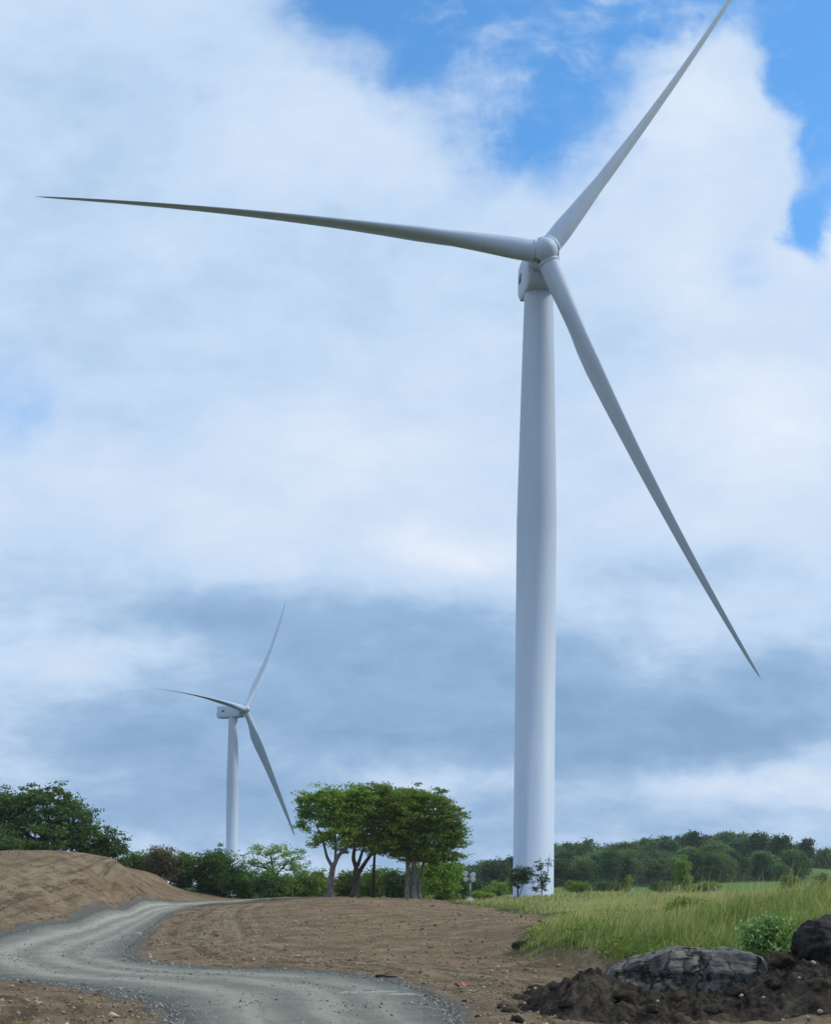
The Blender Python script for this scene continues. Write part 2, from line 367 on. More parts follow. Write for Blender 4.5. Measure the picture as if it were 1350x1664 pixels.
# gravel road
NU = 40
uu = np.linspace(0, 1, NU)
edge_j = .22 * fbm(np.arange(NR)[:, None] / 6.0, np.zeros((NR, 1)), 77, 3)
RX = ro[:, None, :] * (1 - uu)[None, :, None] + ri[:, None, :] * uu[None, :, None]
RX = RX + ((uu - .5) * 2 * np.abs(uu - .5) * 2)[None, :, None] * ((ri - ro) / (np.linalg.norm(ri - ro, axis=1)[:, None] + 1e-6))[:, None, :] * edge_j[:, :, None]
rx, ry = RX[..., 0].ravel(), RX[..., 1].ravel()
vv = np.concatenate([[0], np.cumsum(np.linalg.norm(np.diff(rc, axis=0), axis=1))])
U2 = np.broadcast_to(uu, (NR, NU)).ravel(); V2 = np.repeat(vv, NU)
rut = -.035 * (np.exp(-((U2 - .33) / .07) ** 2) + np.exp(-((U2 - .68) / .07) ** 2))
rz = gz(rx, ry) + .03 + rut + .03 * fbm(rx / .9, ry / .9, 5, 3) - .17 * np.clip((np.abs(U2 - .5) - .43) / .07, 0, 1)
i = np.arange(NR - 1)[:, None] * NU; j = np.arange(NU - 1)[None]
RF = np.stack([i + j, i + j + 1, i + NU + j + 1, i + NU + j], -1).reshape(-1, 4)[:, ::-1]
M_road, t, b = mat("gravel", rough=.92, spec=.15)
p = pos(t); uvn = t.new('ShaderNodeUVMap').outputs[0]
su = t.new('ShaderNodeSeparateXYZ'); t.l.new(uvn, su.inputs[0]); U = su.outputs[0]
wob = t.noise(p, .35, 4, .6)
Uw = t.m('ADD', U, t.m('MULTIPLY', t.m('SUBTRACT', wob, .5), .16))
def band(c, w, k): return t.m('MULTIPLY', t.m('EXPONENT', t.m('MULTIPLY', t.m('POWER', t.m('ABSOLUTE', t.m('DIVIDE', t.m('SUBTRACT', Uw, c), w)), 2), -1)), k)
strk = t.noise(t.v('MULTIPLY', uvn, (16, .3, 1)), 1.0, 7, .7, .3)
g1 = t.noise(p, 1.3, 5, .6); g2 = t.noise(p, 22, 4, .75); g3 = t.noise(p, 5, 5, .65)
rcol = t.mix(t.ss(g1, .3, .7), (.185, .195, .172), (.25, .255, .218))
light = t.m('ADD', t.m('ADD', band(.30, .09, 1.0), band(.56, .08, .9)), band(.76, .06, .7))
light = t.m('MULTIPLY', light, t.ss(strk, .22, .55), clamp=True)
rcol = t.mix(light, rcol, (.43, .42, .345))
dark = t.m('ADD', t.ss(Uw, .16, .03), t.ss(Uw, .84, .97))
rcol = t.mix(t.m('MULTIPLY', dark, .75), rcol, (.115, .125, .12))
edge = t.m('ADD', t.ss(U, .10, .0), t.ss(U, .90, 1.0))
edge = t.ss(t.m('ADD', edge, t.m('MULTIPLY', t.m('SUBTRACT', t.noise(p, 6, 5, .75), .5), 1.6)), .55, 1.0)
rcol = t.mix(t.m('MULTIPLY', edge, .8), rcol, (.23, .18, .125))
rcol = t.mix(t.m('MULTIPLY', t.ss(g2, .55, .68), .7), rcol, (.42, .41, .37))
rcol = t.mix(t.m('MULTIPLY', t.ss(g2, .46, .34), .7), rcol, (.08, .085, .08))
rcol = t.mix(t.m('MULTIPLY', t.ss(g3, .58, .72), .3), rcol, (.30, .28, .23))
rcol = t.mix(t.ss(t.m('ADD', attr(t, 'dust'), t.m('MULTIPLY', t.m('SUBTRACT', g3, .5), 2.2)), .35, .8), rcol, (.44, .43, .37))
t.l.new(rcol, b.inputs['Base Color'])
bump(t, b, t.m('ADD', g2, t.m('MULTIPLY', g3, 1.3)), .08, 1.0)
dust = np.zeros(len(rx))
for (px, row, wx, wy) in ((598, 1613, .8, .45), (655, 1618, .5, .35), (235, 1516, .9, .7)):
    q = hit(px, row); dust = np.maximum(dust, np.clip(1.4 - np.hypot((rx - q[0]) / wx, (ry - q[1]) / wy), 0, 1))
road = mesh_np("gravel_road", np.stack([rx, ry, rz], -1), [(RF, 0)], M_road, smooth=True, uv=np.stack([U2, V2], -1), attrs={'dust': dust})
tag(road, kind='structure', label='winding grey gravel track')

def leaf_mat(name, c1, c2, c3=None, trans=.35, rough=.6):
    m = bpy.data.materials.new(name); m.use_nodes = True
    t = NT(m.node_tree); b = t.n['Principled BSDF']
    geo = t.new('ShaderNodeNewGeometry'); rnd = geo.outputs['Random Per Island']
    oi = t.new('ShaderNodeObjectInfo')
    cl = t.noise(t.v('ADD', geo.outputs['Position'], (3.3, 1.7, 0)), .55, 3, .5)
    col = t.mix(t.m('MULTIPLY_ADD', cl, .8, t.m('MULTIPLY', t.m('SUBTRACT', rnd, .4), .55), clamp=True), c1, c2)
    if c3: col = t.mix(t.ss(rnd, .78, .98), col, c3)
    hs = t.new('ShaderNodeHueSaturation'); t.l.new(col, hs.inputs['Color'])
    t.l.new(t.m('MULTIPLY_ADD', oi.outputs['Random'], .016, .494), hs.inputs['Hue'])
    t.l.new(t.m('MULTIPLY_ADD', oi.outputs['Random'], .55, .85), hs.inputs['Value'])
    b.inputs['Roughness'].default_value = rough; b.inputs['Specular IOR Level'].default_value = .25
    t.l.new(hs.outputs[0], b.inputs['Base Color'])
    tr = t.new('ShaderNodeBsdfTranslucent'); t.put(tr.inputs[0], t.mix(1.0, hs.outputs[0], (1.1, 1.25, .6), 'MULTIPLY'))
    mx = t.new('ShaderNodeMixShader'); mx.inputs[0].default_value = trans
    t.l.new(b.outputs[0], mx.inputs[1]); t.l.new(tr.outputs[0], mx.inputs[2])
    t.l.new(mx.outputs[0], t.n['Material Output'].inputs[0])
    return m
L_mid = leaf_mat("leaves_mid_green", (.095, .165, .026), (.25, .34, .06))
L_warm = leaf_mat("leaves_yellow_green", (.11, .17, .026), (.26, .32, .06))
L_dark = leaf_mat("leaves_dark_green", (.045, .088, .026), (.115, .18, .052))
L_wood = leaf_mat("leaves_far_wood", (.058, .105, .034), (.145, .215, .065))
L_brown = leaf_mat("leaves_purple_brown", (.085, .078, .050), (.15, .125, .078))
L_pale = leaf_mat("leaves_pale_green", (.10, .17, .05), (.22, .31, .10), (.36, .44, .25))
L_shrub = leaf_mat("leaves_shrub", (.13, .24, .07), (.26, .38, .13), (.42, .50, .30), trans=.3)
L_grass = leaf_mat("grass_blades", (.075, .14, .028), (.24, .30, .075), (.40, .32, .16), trans=.4)
L_straw = leaf_mat("grass_straw", (.33, .29, .13), (.56, .49, .27), trans=.4)

M_bark, t, b = mat("bark", rough=.9, spec=.1)
p = pos(t); n1 = t.noise(t.v('MULTIPLY', p, (4, 4, .8)), 2.0, 6, .65)
t.l.new(t.mix(t.ss(n1, .3, .7), (.07, .06, .05), (.22, .20, .18)), b.inputs['Base Color']); bump(t, b, n1, .06)
M_bark2, t, b = mat("dark_bark", rough=.9, spec=.1)
p = pos(t); n1 = t.noise(t.v('MULTIPLY', p, (4, 4, .8)), 2.0, 6, .65)
t.l.new(t.mix(t.ss(n1, .3, .7), (.03, .026, .02), (.085, .078, .062)), b.inputs['Base Color']); bump(t, b, n1, .06)

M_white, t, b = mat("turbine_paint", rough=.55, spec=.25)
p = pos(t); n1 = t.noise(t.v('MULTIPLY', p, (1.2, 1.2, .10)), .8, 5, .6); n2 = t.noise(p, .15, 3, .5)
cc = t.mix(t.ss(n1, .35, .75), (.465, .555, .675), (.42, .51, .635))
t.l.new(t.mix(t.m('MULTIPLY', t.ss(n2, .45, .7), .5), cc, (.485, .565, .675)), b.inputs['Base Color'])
M_grey, t, b = mat("turbine_grey_panel", (.20, .22, .25), rough=.5)
p = pos(t); t.l.new(t.mix(t.noise(p, 2, 4), (.10, .115, .15), (.18, .20, .24)), b.inputs['Base Color'])

# ------------------------------------------------------------------ wind turbines
def lathe(prof, R3, origin, sides=40):
    """profile (axial, radius) turned round the first column of R3"""
    prof = np.asarray(prof, float); ang = np.linspace(0, 2 * np.pi, sides, endpoint=False)
    V = np.stack([np.repeat(prof[:, 0], sides), (prof[:, 1:2] * np.cos(ang)).ravel(), (prof[:, 1:2] * np.sin(ang)).ravel()], -1)
    n = len(prof); i = np.arange(n - 1)[:, None] * sides; j = np.arange(sides)[None]; k = (j + 1) % sides
    return V @ np.asarray(R3).T + origin, np.stack([i + j, i + k, i + sides + k, i + sides + j], -1).reshape(-1, 4)

def turbine(tower_base, axis_x_top, hub, yaw, phi0, lengths, sweep, flap, cone, rear, rise, tower_prof, dphi=(0, 0, 0), pitch=(86, 82, 78), wide=1.0):
    T = empty("wind_turbine", tower_base)
    O = np.asarray(tower_base, float)
    def loc(V): return np.asarray(V, float) - O
    top_z = tower_prof[-1][0]
    V, Fq = lathe([(z, r) for z, r in tower_prof], np.array([[0, 1, 0], [0, 0, 1], [1, 0, 0]]), np.zeros(3), 64)
    mb = MB(); mb.add(V + np.array([O[0], O[1], 0]) - O, Fq); tw = mb.build("tower", M_white, T, True)
    # flanges between the tower cans
    for k in (3, ):
        z, r = tower_prof[k]
        fl = MB(); Vf, Ff = lathe([(z - .06, r), (z - .05, r + .004), (z + .05, r + .004), (z + .06, r)], np.array([[0, 1, 0], [0, 0, 1], [1, 0, 0]]), np.zeros(3), 64)
        fl.add(Vf + np.array([O[0], O[1], 0]) - O, Ff); fl.build("flange", M_white, tw, True)
    tau = math.radians(5)
    a = np.array([math.sin(yaw) * math.cos(tau), -math.cos(yaw) * math.cos(tau), math.sin(tau)])
    r = np.array([math.cos(yaw), math.sin(yaw), 0]); up = np.array([-math.sin(tau) * math.sin(yaw), math.sin(tau) * math.cos(yaw), math.cos(tau)])
    ah = np.array([math.sin(yaw), -math.cos(yaw), 0]); uz = np.array([0, 0, 1.0])
    # nacelle: rounded box lofted along the axis; section half-width / bottom / top
    hubd = float(np.dot(hub - np.array([O[0], O[1], hub[2]]), ah))
    secs = [(hubd - 1.35, 1.3, -1.3, 1.35), (hubd - 1.5, 1.65, -2.1, 1.8), (hubd - 1.9, 1.75, -2.7, 1.9), (1.2, 1.75, -2.75, 1.9), (-1.6, 1.75, -2.75, 1.95), (-rear * .6, 1.75, -2.75 + .35 * rise, 1.95), (-rear + .25, 1.68, -2.7 + .9 * rise, 1.92), (-rear, 1.5, -2.55 + rise, 1.75)]
    q = np.linspace(0, 2 * np.pi, 28, endpoint=False)
    se = lambda c: np.sign(c) * np.abs(c) ** .24
    rings = []
    for (ax, hw, bo, to) in secs:
        x = hw * se(np.cos(q)); z = (to + bo) / 2 + (to - bo) / 2 * se(np.sin(q))
        rings.append(np.array([O[0], O[1], hub[2]]) + ax * ah + x[:, None] * r + z[:, None] * uz)
    V = np.concatenate(rings); m_ = len(q); i = np.arange(len(rings) - 1)[:, None] * m_; j = np.arange(m_)[None]; k = (j + 1) % m_
    mb = MB(); mb.add(loc(V), np.stack([i + j, i + m_ + j, i + m_ + k, i + k], -1).reshape(-1, 4))
    cen = loc(rings[-1].mean(0))[None]; mb.V.append(cen); ci = mb.n; mb.n += 1; b0 = (len(rings) - 1) * m_
    mb.F3.append(np.array([(b0 + x, ci, b0 + (x + 1) % m_) for x in range(m_)]))
    nac = mb.build("nacelle", M_white, T)
    R3 = np.stack([ah, r, uz], 1)
    C = np.array([O[0], O[1], hub[2]])
    gp = MB(); gp.box(loc(C - ah * rear * .52 + r * -1.79 + uz * -.1), (1.1, .05, .9), R3); gp.build("side_vent", M_grey, nac)
    gp = MB(); gp.box(loc(C - ah * (rear - .1) + uz * -1.15), (.9, 2.6, 1.1), R3); gp.build("rear_cooler", M_grey, nac)
    gp = MB(); gp.tube([loc(C - ah * rear * .8 + uz * 1.9), loc(C - ah * rear * .8 + uz * 3.0)], .05); gp.box(loc(C - ah * rear * .8 + uz * 3.0), (.35, .5, .12), R3); gp.build("wind_vane", M_grey, nac)
    # hub: ring and rounded nose
    Rh = np.stack([a, r, up], 1)
    mb = MB(); V, Fq = lathe([(-1.45, .3), (-1.45, 1.3), (-1.2, 1.45), (-.2, 1.5), (.4, 1.42), (.9, 1.28), (1.35, 1.02), (1.7, .68), (1.9, .34), (1.96, .02)], Rh, hub)
    mb.add(loc(V), Fq); hb = mb.build("rotor_hub", M_white, T, True)
    for kk in range(3):
        ph = phi0 + kk * 2 * math.pi / 3 + math.radians(dphi[kk])
        d = math.cos(ph) * r + math.sin(ph) * up; tg = -math.sin(ph) * r + math.cos(ph) * up
        # hatch and bracket between the blade roots
        ph2 = ph + math.pi / 3; d2 = math.cos(ph2) * r + math.sin(ph2) * up; t2 = -math.sin(ph2) * r + math.cos(ph2) * up
        hm = MB(); hm.box(loc(hub + d2 * 1.38 + a * .35), (.55, .16, .55), np.stack([a, d2, t2], 1)); hm.build("hatch", M_grey, hb)
        L = lengths[kk]; N = 56; S = np.linspace(0, 1, N) ** 1.1
        ch = np.interp(S, [0, .045, .10, .18, .24, .4, .6, .8, .94, .985, 1], [2.2, 2.2, 2.5, 3.2, 3.3, 2.5, 1.75, 1.1, .62, .34, .05])
        tk = np.interp(S, [0, .045, .10, .18, .3, .5, .8, 1], [1, 1, .82, .50, .36, .25, .18, .16])
        ch = ch * np.interp(S, [0, .05, .18, 1], [1, 1, wide, wide]); tk = tk / np.interp(S, [0, .05, .18, 1], [1, 1, wide ** .5, wide ** .5])
        rd_ = np.interp(S, [0, .045, .18], [0, 0, 1])        # round root to aerofoil
        be = np.radians(np.interp(S, [0, .2, 1], pitch))
        qq = np.linspace(0, 2 * np.pi, 26, endpoint=False)
        rings = []
        for s, c, tt, f, bb in zip(S, ch, tk, rd_, be):
            x = .5 * np.cos(qq); xr = x + .5                       # 0 trailing .. 1 leading edge
            ycirc = .5 * np.sin(qq); yfoil = .62 * np.sin(qq) * np.clip(xr, 0, 1) ** .75 * (1 - .15 * xr)
            y = ycirc * (1 - f) + yfoil * f; x = x - .16 * f
            cd_ = math.cos(bb) * tg + math.sin(bb) * a; nd = -math.sin(bb) * tg + math.cos(bb) * a
            ctr = hub + d * (1.05 + (L - 1.05) * s) - a * (flap * s * s - cone * L * s) + tg * sweep * s * s
            rings.append(ctr + (x * c)[:, None] * cd_ + (y * c * tt)[:, None] * nd)
        V = np.concatenate(rings); m_ = 26; i = np.arange(N - 1)[:, None] * m_; j = np.arange(m_)[None]; k = (j + 1) % m_
        mb = MB(); mb.add(loc(V), np.stack([i + j, i + k, i + m_ + k, i + m_ + j], -1).reshape(-1, 4))
        mb.build("blade", M_white, T, True)
        cm = MB(); cm.tube([loc(hub + d * 1.02), loc(hub + d * 1.42)], 1.135, 32); cm.build("blade_collar", M_white, hb, True)
    return T

base1 = P(866, 1453, 150); base1[2] = float(gz(base1[0], 150)) - .1
hub1 = P(884, 411, 145.7)
prof1 = [(-.3, 2.42), (.12, 2.42), (.13, 2.25), (43.0, 2.21), (56, 1.92), (66.2, 1.63)]
bz = base1[2]
prof1 = [(bz - 1, 2.45), (bz + .25, 2.45), (bz + .26, 2.25), (43.2, 2.2), (57, 1.88), (hub1[2] - 2.7, 1.60)]
T1 = turbine(base1, 0, hub1, math.radians(7), math.radians(52.9), [52.6, 53.3, 51.3], 3.4, 0, 0, 3.7, 1.0, prof1, (0, .9, 0))
tag(T1, 'tall near white wind turbine, its rotor facing the camera above the grass', 'wind turbine', 'three bladed white wind turbines')
Y2 = 500
base2 = P(375.5, 1440, Y2); base2[2] = float(gz(base2[0], Y2)) - .2
hub2 = P(399, 1153, Y2 - 2.0); tw_x = P(377.3, 1160, Y2)
z2 = hub2[2]
yaw2 = math.radians(58)
base2[0] = hub2[0] - 4.9; base2[1] = hub2[1] + 3.1
prof2 = [(base2[2] - 1, 2.45), (base2[2] + .25, 2.45), (base2[2] + .26, 2.25), (z2 - 27, 2.2), (z2 - 14, 1.9), (z2 - 2.7, 1.65)]
T2 = turbine(base2, 0, hub2, yaw2, math.radians(55.2), [53, 52, 52], 3.0, 4.2, .09, 6.5, .1, prof2, (0, 0, 0), (90, 86, 78), 1.28)
tag(T2, 'small distant white wind turbine turned sideways behind the hedges', 'wind turbine', 'three bladed white wind turbines')

# ------------------------------------------------------------------ trees and bushes
def leaves_at(C, size, rng, upb=.55, asp=.62):
    n = len(C)
    nrm = rng.normal(size=(n, 3)); nrm[:, 2] += upb * 2; nrm /= np.linalg.norm(nrm, axis=1)[:, None]
    a = np.cross(nrm, rng.normal(size=(n, 3))); a /= np.linalg.norm(a, axis=1)[:, None] + 1e-9
    b = np.cross(nrm, a); s = (size * rng.uniform(.6, 1.35, n))[:, None]
    V = np.stack([C - a * s * .5, C + b * s * asp * .5 + a * s * .05, C + a * s * .5, C - b * s * asp * .5 + a * s * .05], 1).reshape(-1, 3)
    return V, np.arange(n * 4).reshape(-1, 4)
def crown_pts(blobs, n_clump, n_leaf, clump_r, rng, flat=.5, shell=.5, zmin=None):
    B = np.array(blobs, float); vol = np.prod(B[:, 3:6], axis=1) ** .75; pk = rng.choice(len(B), n_clump, p=vol / vol.sum())
    d = rng.normal(size=(n_clump, 3)); d /= np.linalg.norm(d, axis=1)[:, None]
    rad = shell + (1 - shell) * rng.random(n_clump) ** .7
    rad *= 1 + .10 * rng.normal(size=n_clump)
    C = B[pk, :3] + d * rad[:, None] * B[pk, 3:6]
    cs = clump_r * rng.uniform(.55, 1.5, n_clump)
    L = np.repeat(C, n_leaf, 0) + rng.normal(size=(n_clump * n_leaf, 3)) * np.repeat(cs, n_leaf)[:, None] * np.array([.62, .62, .62 * flat])
    if zmin is not None: L[:, 2] = np.maximum(L[:, 2], zmin + rng.random(len(L)) * .1)
    return L, C
def limb(p0, p1, rng, r0, r1, sag=.12, n=7):
    p0, p1 = np.asarray(p0, float), np.asarray(p1, float); t = np.linspace(0, 1, n)[:, None]
    L = np.linalg.norm(p1 - p0); Pn = p0 + (p1 - p0) * t
    w = np.sin(t * np.pi) * rng.normal(size=3) * L * sag * .6; w[:, 2] += (np.sin(t[:, 0] * np.pi)) * L * .06
    w += rng.normal(size=(n, 3)) * L * .012 * np.sin(t * np.pi)
    return Pn + w, np.linspace(r0, r1, n)
def tree(name, label, cat, base, blobs_px, Y, forks, leafm, barkm, seed, n_clump=170, n_leaf=60, clump_r=.5, leaf=.2, group=None, flat=.5, depth=.8, shell=.45, limbs=14):
    """forks: list of trunk lines [(px,row,radius)...]; crown blobs in photo positions (px,row,half width,half height) at depth Y"""
    rng = np.random.default_rng(seed); T = empty(name, base); O = np.asarray(base, float)
    k = Y / F
    bl = []
    for (px, row, hw, hh) in blobs_px:
        c = P(px, row, Y + rng.uniform(-.25, .25) * hw * k); bl.append((*c, hw * k, hw * k * depth, hh * k))
    L, C = crown_pts(bl, n_clump, n_leaf, clump_r, rng, flat, shell, zmin=O[2])
    mb = MB()
    ends = []
    for line in forks:
        pp = np.array([P(a, b_, Y) for a, b_, r_ in line]); pp[:, 1] += rng.normal(size=len(pp)) * .03
        pp[0] = [pp[0][0], O[1], min(O[2] - .15, pp[0][2])] if line[0][1] > 1440 else pp[0]
        rr_ = np.array([r_ for a, b_, r_ in line])
        tt = np.linspace(0, len(pp) - 1, 4 * len(pp)); P2 = np.stack([np.interp(tt, range(len(pp)), pp[:, q]) for q in range(3)], -1)
        P2[1:-1] = (P2[:-2] + P2[2:] + 2 * P2[1:-1]) / 4
        R2 = np.interp(tt, range(len(pp)), rr_)
        if line[0][1] > 1440: R2[0] *= 1.5; R2[1] *= 1.2
        mb.tube(P2 - O, R2, 9); ends.append((pp[-1], rr_[-1])); 
        if len(pp) > 2: ends.append((pp[-2], rr_[-2]))
    sel = rng.choice(len(C), min(limbs, len(C)), replace=False)
    for q in sel:
        e, r_ = min(ends, key=lambda z: np.linalg.norm(z[0] - C[q]) + (2 if z[0][2] > C[q][2] else 0))
        pl, rl = limb(e - O, C[q] - O, rng, max(r_ * .5, .03), .015); mb.tube(pl, rl, 5, cap=False)
    mb.build("trunk", barkm, T, True)
    V, Fq = leaves_at(L - O, leaf, rng)
    mesh_np("crown", V, [(Fq, 0)], leafm, T)
    return tag(T, label, cat, group)

YT = 110
def tb(px, Y): g_ = ground(px, Y); g_[2] -= .05; return g_
G1 = 'windswept trees on the brow'
tree("windswept_tree", 'pale trunked windswept tree at the left end of the clump on the brow', 'tree', tb(536, YT),
     [(532, 1308, 38, 32), (503, 1306, 20, 22), (565, 1318, 34, 40), (548, 1350, 34, 26), (510, 1373, 12, 5), (495, 1335, 12, 16), (590, 1300, 22, 24)], YT,
     [[(536, 1460, .32), (538, 1430, .26), (541, 1408, .23)], [(541, 1410, .17), (531, 1392, .12), (526, 1370, .09), (514, 1340, .05)], [(541, 1410, .2), (550, 1390, .16), (565, 1376, .12), (580, 1350, .08)], [(545, 1400, .12), (546, 1370, .1), (540, 1320, .06)]],
     L_mid, M_bark, 11, 400, 62, .42, .19, G1, limbs=22, flat=.36, shell=.58)
tree("windswept_tree", 'dark forked tree second from the left in the clump on the brow', 'tree', tb(579, YT + 1),
     [(600, 1306, 44, 34), (618, 1340, 42, 36), (585, 1345, 30, 30), (568, 1375, 22, 14), (640, 1325, 30, 38), (610, 1372, 34, 16), (630, 1298, 32, 24)], YT + 1.5,
     [[(577, 1461, .42), (579, 1430, .34), (580, 1412, .27)], [(580, 1414, .2), (574, 1395, .17), (577, 1370, .1), (590, 1330, .06)], [(583, 1418, .2), (596, 1398, .15), (612, 1378, .1), (625, 1345, .06)], [(581, 1408, .16), (590, 1380, .1), (600, 1340, .06)]],
     L_mid, M_bark2, 12, 440, 62, .42, .19, G1, limbs=24, flat=.36, shell=.58)
tree("windswept_tree", 'slim dark stemmed tree behind the middle of the clump on the brow', 'tree', tb(607, YT + 5),
     [(655, 1318, 42, 36), (640, 1350, 38, 30), (622, 1375, 22, 12), (665, 1360, 30, 30)], YT + 4,
     [[(606, 1459, .16), (607, 1420, .13), (609, 1385, .1), (625, 1350, .07)], [(608, 1390, .08), (630, 1370, .06), (650, 1340, .04)]],
     L_mid, M_bark2, 13, 380, 60, .45, .2, G1, limbs=14, flat=.36, shell=.58)
tree("windswept_tree", 'broad thick trunked tree at the right end of the clump on the brow', 'tree', tb(670, YT + 2),
     [(692, 1322, 46, 42), (722, 1335, 34, 38), (690, 1362, 44, 30), (660, 1375, 28, 26), (738, 1392, 22, 7), (738, 1350, 20, 18), (698, 1388, 40, 16), (670, 1302, 30, 22), (742, 1366, 18, 14), (655, 1340, 26, 30)], YT + 3,
     [[(661, 1462, .22), (663, 1425, .2), (662, 1390, .16), (680, 1340, .1)], [(672, 1462, .28), (674, 1425, .25), (672, 1395, .2), (690, 1350, .1)], [(682, 1462, .16), (682, 1425, .14), (690, 1395, .11), (715, 1350, .07)]],
     L_mid, M_bark, 14, 620, 62, .45, .2, G1, limbs=26, flat=.36, shell=.58)

# left: big dark tree on the mound
tree("broadleaf_tree", 'large dark rounded tree standing behind the brown mound at the left edge', 'tree', tb(70, 126),
     [(70, 1318, 70, 44), (20, 1310, 50, 32), (115, 1340, 52, 42), (60, 1365, 80, 36), (150, 1370, 34, 32), (-30, 1330, 50, 50), (20, 1380, 60, 24)], 126,
     [[(70, 1415, .55), (70, 1385, .45), (72, 1350, .3)], [(71, 1390, .3), (100, 1360, .2), (120, 1335, .1)], [(71, 1390, .3), (40, 1350, .2), (15, 1320, .1)]],
     L_dark, M_bark2, 21, 640, 62, .62, .26, limbs=26, flat=.4, shell=.4)
tree("broadleaf_tree", 'smaller dark bushy tree on the right shoulder of the big mound tree', 'tree', tb(178, 127),
     [(178, 1376, 28, 30), (190, 1395, 18, 18), (158, 1385, 24, 24)], 127,
     [[(178, 1416, .2), (178, 1395, .15), (178, 1375, .1)]], L_dark, M_bark2, 22, 130, 55, .5, .24, limbs=10, shell=.3)
tree("open_tree", 'small airy pale tree with sky gaps between the hedge and the windswept clump', 'tree', tb(442, 138),
     [(442, 1382, 44, 13), (418, 1392, 32, 13), (474, 1394, 30, 15), (455, 1410, 46, 14), (405, 1408, 22, 12), (485, 1412, 18, 12), (430, 1424, 40, 12)], 138,
     [[(446, 1470, .2), (445, 1440, .16), (445, 1415, .12), (440, 1390, .07)], [(445, 1420, .1), (420, 1400, .06)], [(445, 1425, .1), (468, 1402, .06)]],
     L_pale, M_bark2, 23, 150, 42, .42, .2, limbs=22, flat=.45)

def bush(name, label, px, row_top, row_bot, hw, Y, leafm, seed, n=9000, leaf=.22, cat='bush', group=None, spiky=0, z_from_ground=True, clump=.45, depth=.8, nleaf=45):
    rng = np.random.default_rng(seed); k = Y / F
    top = P(px, row_top, Y); O = ground(px, Y)
    if not z_from_ground: O[2] = P(px, row_bot, Y)[2]
    H = max(top[2] - O[2], .4); w = hw * k
    bl = []
    for q in range(7):
        x = rng.uniform(-.62, .62); hgt = H * (1 - .42 * abs(x) ** 1.5) * rng.uniform(.78, 1.0)
        bl.append((x * w, rng.uniform(-.4, .4) * w * depth, hgt * .5, w * rng.uniform(.34, .5), w * depth * rng.uniform(.34, .5), hgt * .5))
    L, C = crown_pts(bl, max(4, n // nleaf), nleaf, min(clump, w * .4), rng, .6, .35, zmin=0)
    V, Fq = leaves_at(L, leaf, rng, .4)
    mb = MB()
    for q in rng.choice(len(C), min(16, len(C)), replace=False):
        pl, rl = limb((rng.normal() * .1 * w, rng.normal() * .1 * w, -.1), C[q], rng, .05, .012); mb.tube(pl, rl, 5, cap=False)
    VB = np.concatenate(mb.V); FB = np.concatenate(mb.F4)
    o = mesh_np(name, np.concatenate([V, VB]), [(Fq, 0), (FB + len(V), 1)], [leafm, M_bark2])
    o.location = tuple(O)
    return tag(o, label, cat, group)

bush("bush", 'low dark bush at the left edge below the big tree on the mound', 0, 1360, 1402, 34, 118, L_dark, 31, 7000)
bush("hedge_bush", 'dark green bush at the left end of the hedge row, right of the mound trees', 226, 1382, 1440, 30, 137, L_dark, 32, 7000)
bush("hedge_bush", 'brownish purple shrub in the middle of the hedge below the far turbine', 262, 1368, 1450, 36, 135, L_brown, 33, 9000)
bush("hedge_bush", 'tall dense green bush in the hedge just left of the far tower', 322, 1366, 1455, 44, 136, L_dark, 34, 13000)
bush("hedge_bush", 'dark upright bush with knobbly top against the far tower foot', 362, 1366, 1462, 26, 137, L_dark, 35, 9000)
bush("hedge_bush", 'low green bush beneath the airy tree, right of the far tower', 402, 1412, 1465, 30, 139, L_mid, 36, 6000)
bush("hedge_bush", 'rounded green bush beneath the right side of the airy tree', 468, 1420, 1465, 34, 142, L_mid, 37, 6000)
bush("hedge_bush", 'broad yellow green bush seen left of the pale windswept trunk', 515, 1408, 1465, 40, 146, L_warm, 38, 8000)
bush("hedge_bush", 'yellow green bush seen between the two leftmost windswept trunks', 558, 1405, 1465, 34, 150, L_warm, 39, 7000)
bush("hedge_bush", 'mid green bush behind the slim stem of the windswept clump', 612, 1398, 1465, 40, 147, L_mid, 40, 8000)
bush("hedge_bush", 'dark green bush just left of the thick windswept trunks', 642, 1405, 1465, 28, 130, L_dark, 41, 6000)
bush("hedge_bush", 'tall green bush to the right of the thick windswept trunks', 714, 1376, 1466, 38, 122, L_mid, 42, 9000)
bush("hedge_bush", 'dark shady bush directly left of the lighting tower', 742, 1400, 1468, 24, 158, L_dark, 43, 6000)
bush("hedge_bush", 'low yellow green bush just right of the lighting tower foot', 782, 1448, 1468, 20, 170, L_warm, 44, 3000)
bush("hedge_bush", 'green bush halfway between the lighting tower and the near tower', 806, 1432, 1466, 26, 185, L_mid, 45, 5000)
bush("hedge_bush", 'dark bush behind the mast of the lighting tower', 766, 1418, 1468, 26, 200, L_dark, 46, 6000)
bush("hedge_bush", 'green bush touching the left side of the near tower', 828, 1424, 1464, 22, 190, L_mid, 47, 4000)
bush("hedge_bush", 'dark green bush filling the hedge between the mound trees and the purple shrub', 243, 1380, 1445, 26, 141, L_mid, 131, 6000)
bush("hedge_bush", 'green bush filling the hedge just right of the purple shrub', 292, 1374, 1452, 28, 140, L_mid, 132, 7000)
bush("hedge_bush", 'dark bush half hidden between the tall hedge bush and the knobbly bush', 345, 1372, 1460, 26, 142, L_dark, 133, 6000)
bush("hedge_bush", 'green bush at the right foot of the far tower', 388, 1398, 1464, 22, 140, L_dark, 134, 5000)
bush("hedge_bush", 'mid green bush hiding the trunk of the airy tree', 440, 1414, 1465, 36, 134, L_dark, 135, 8000)
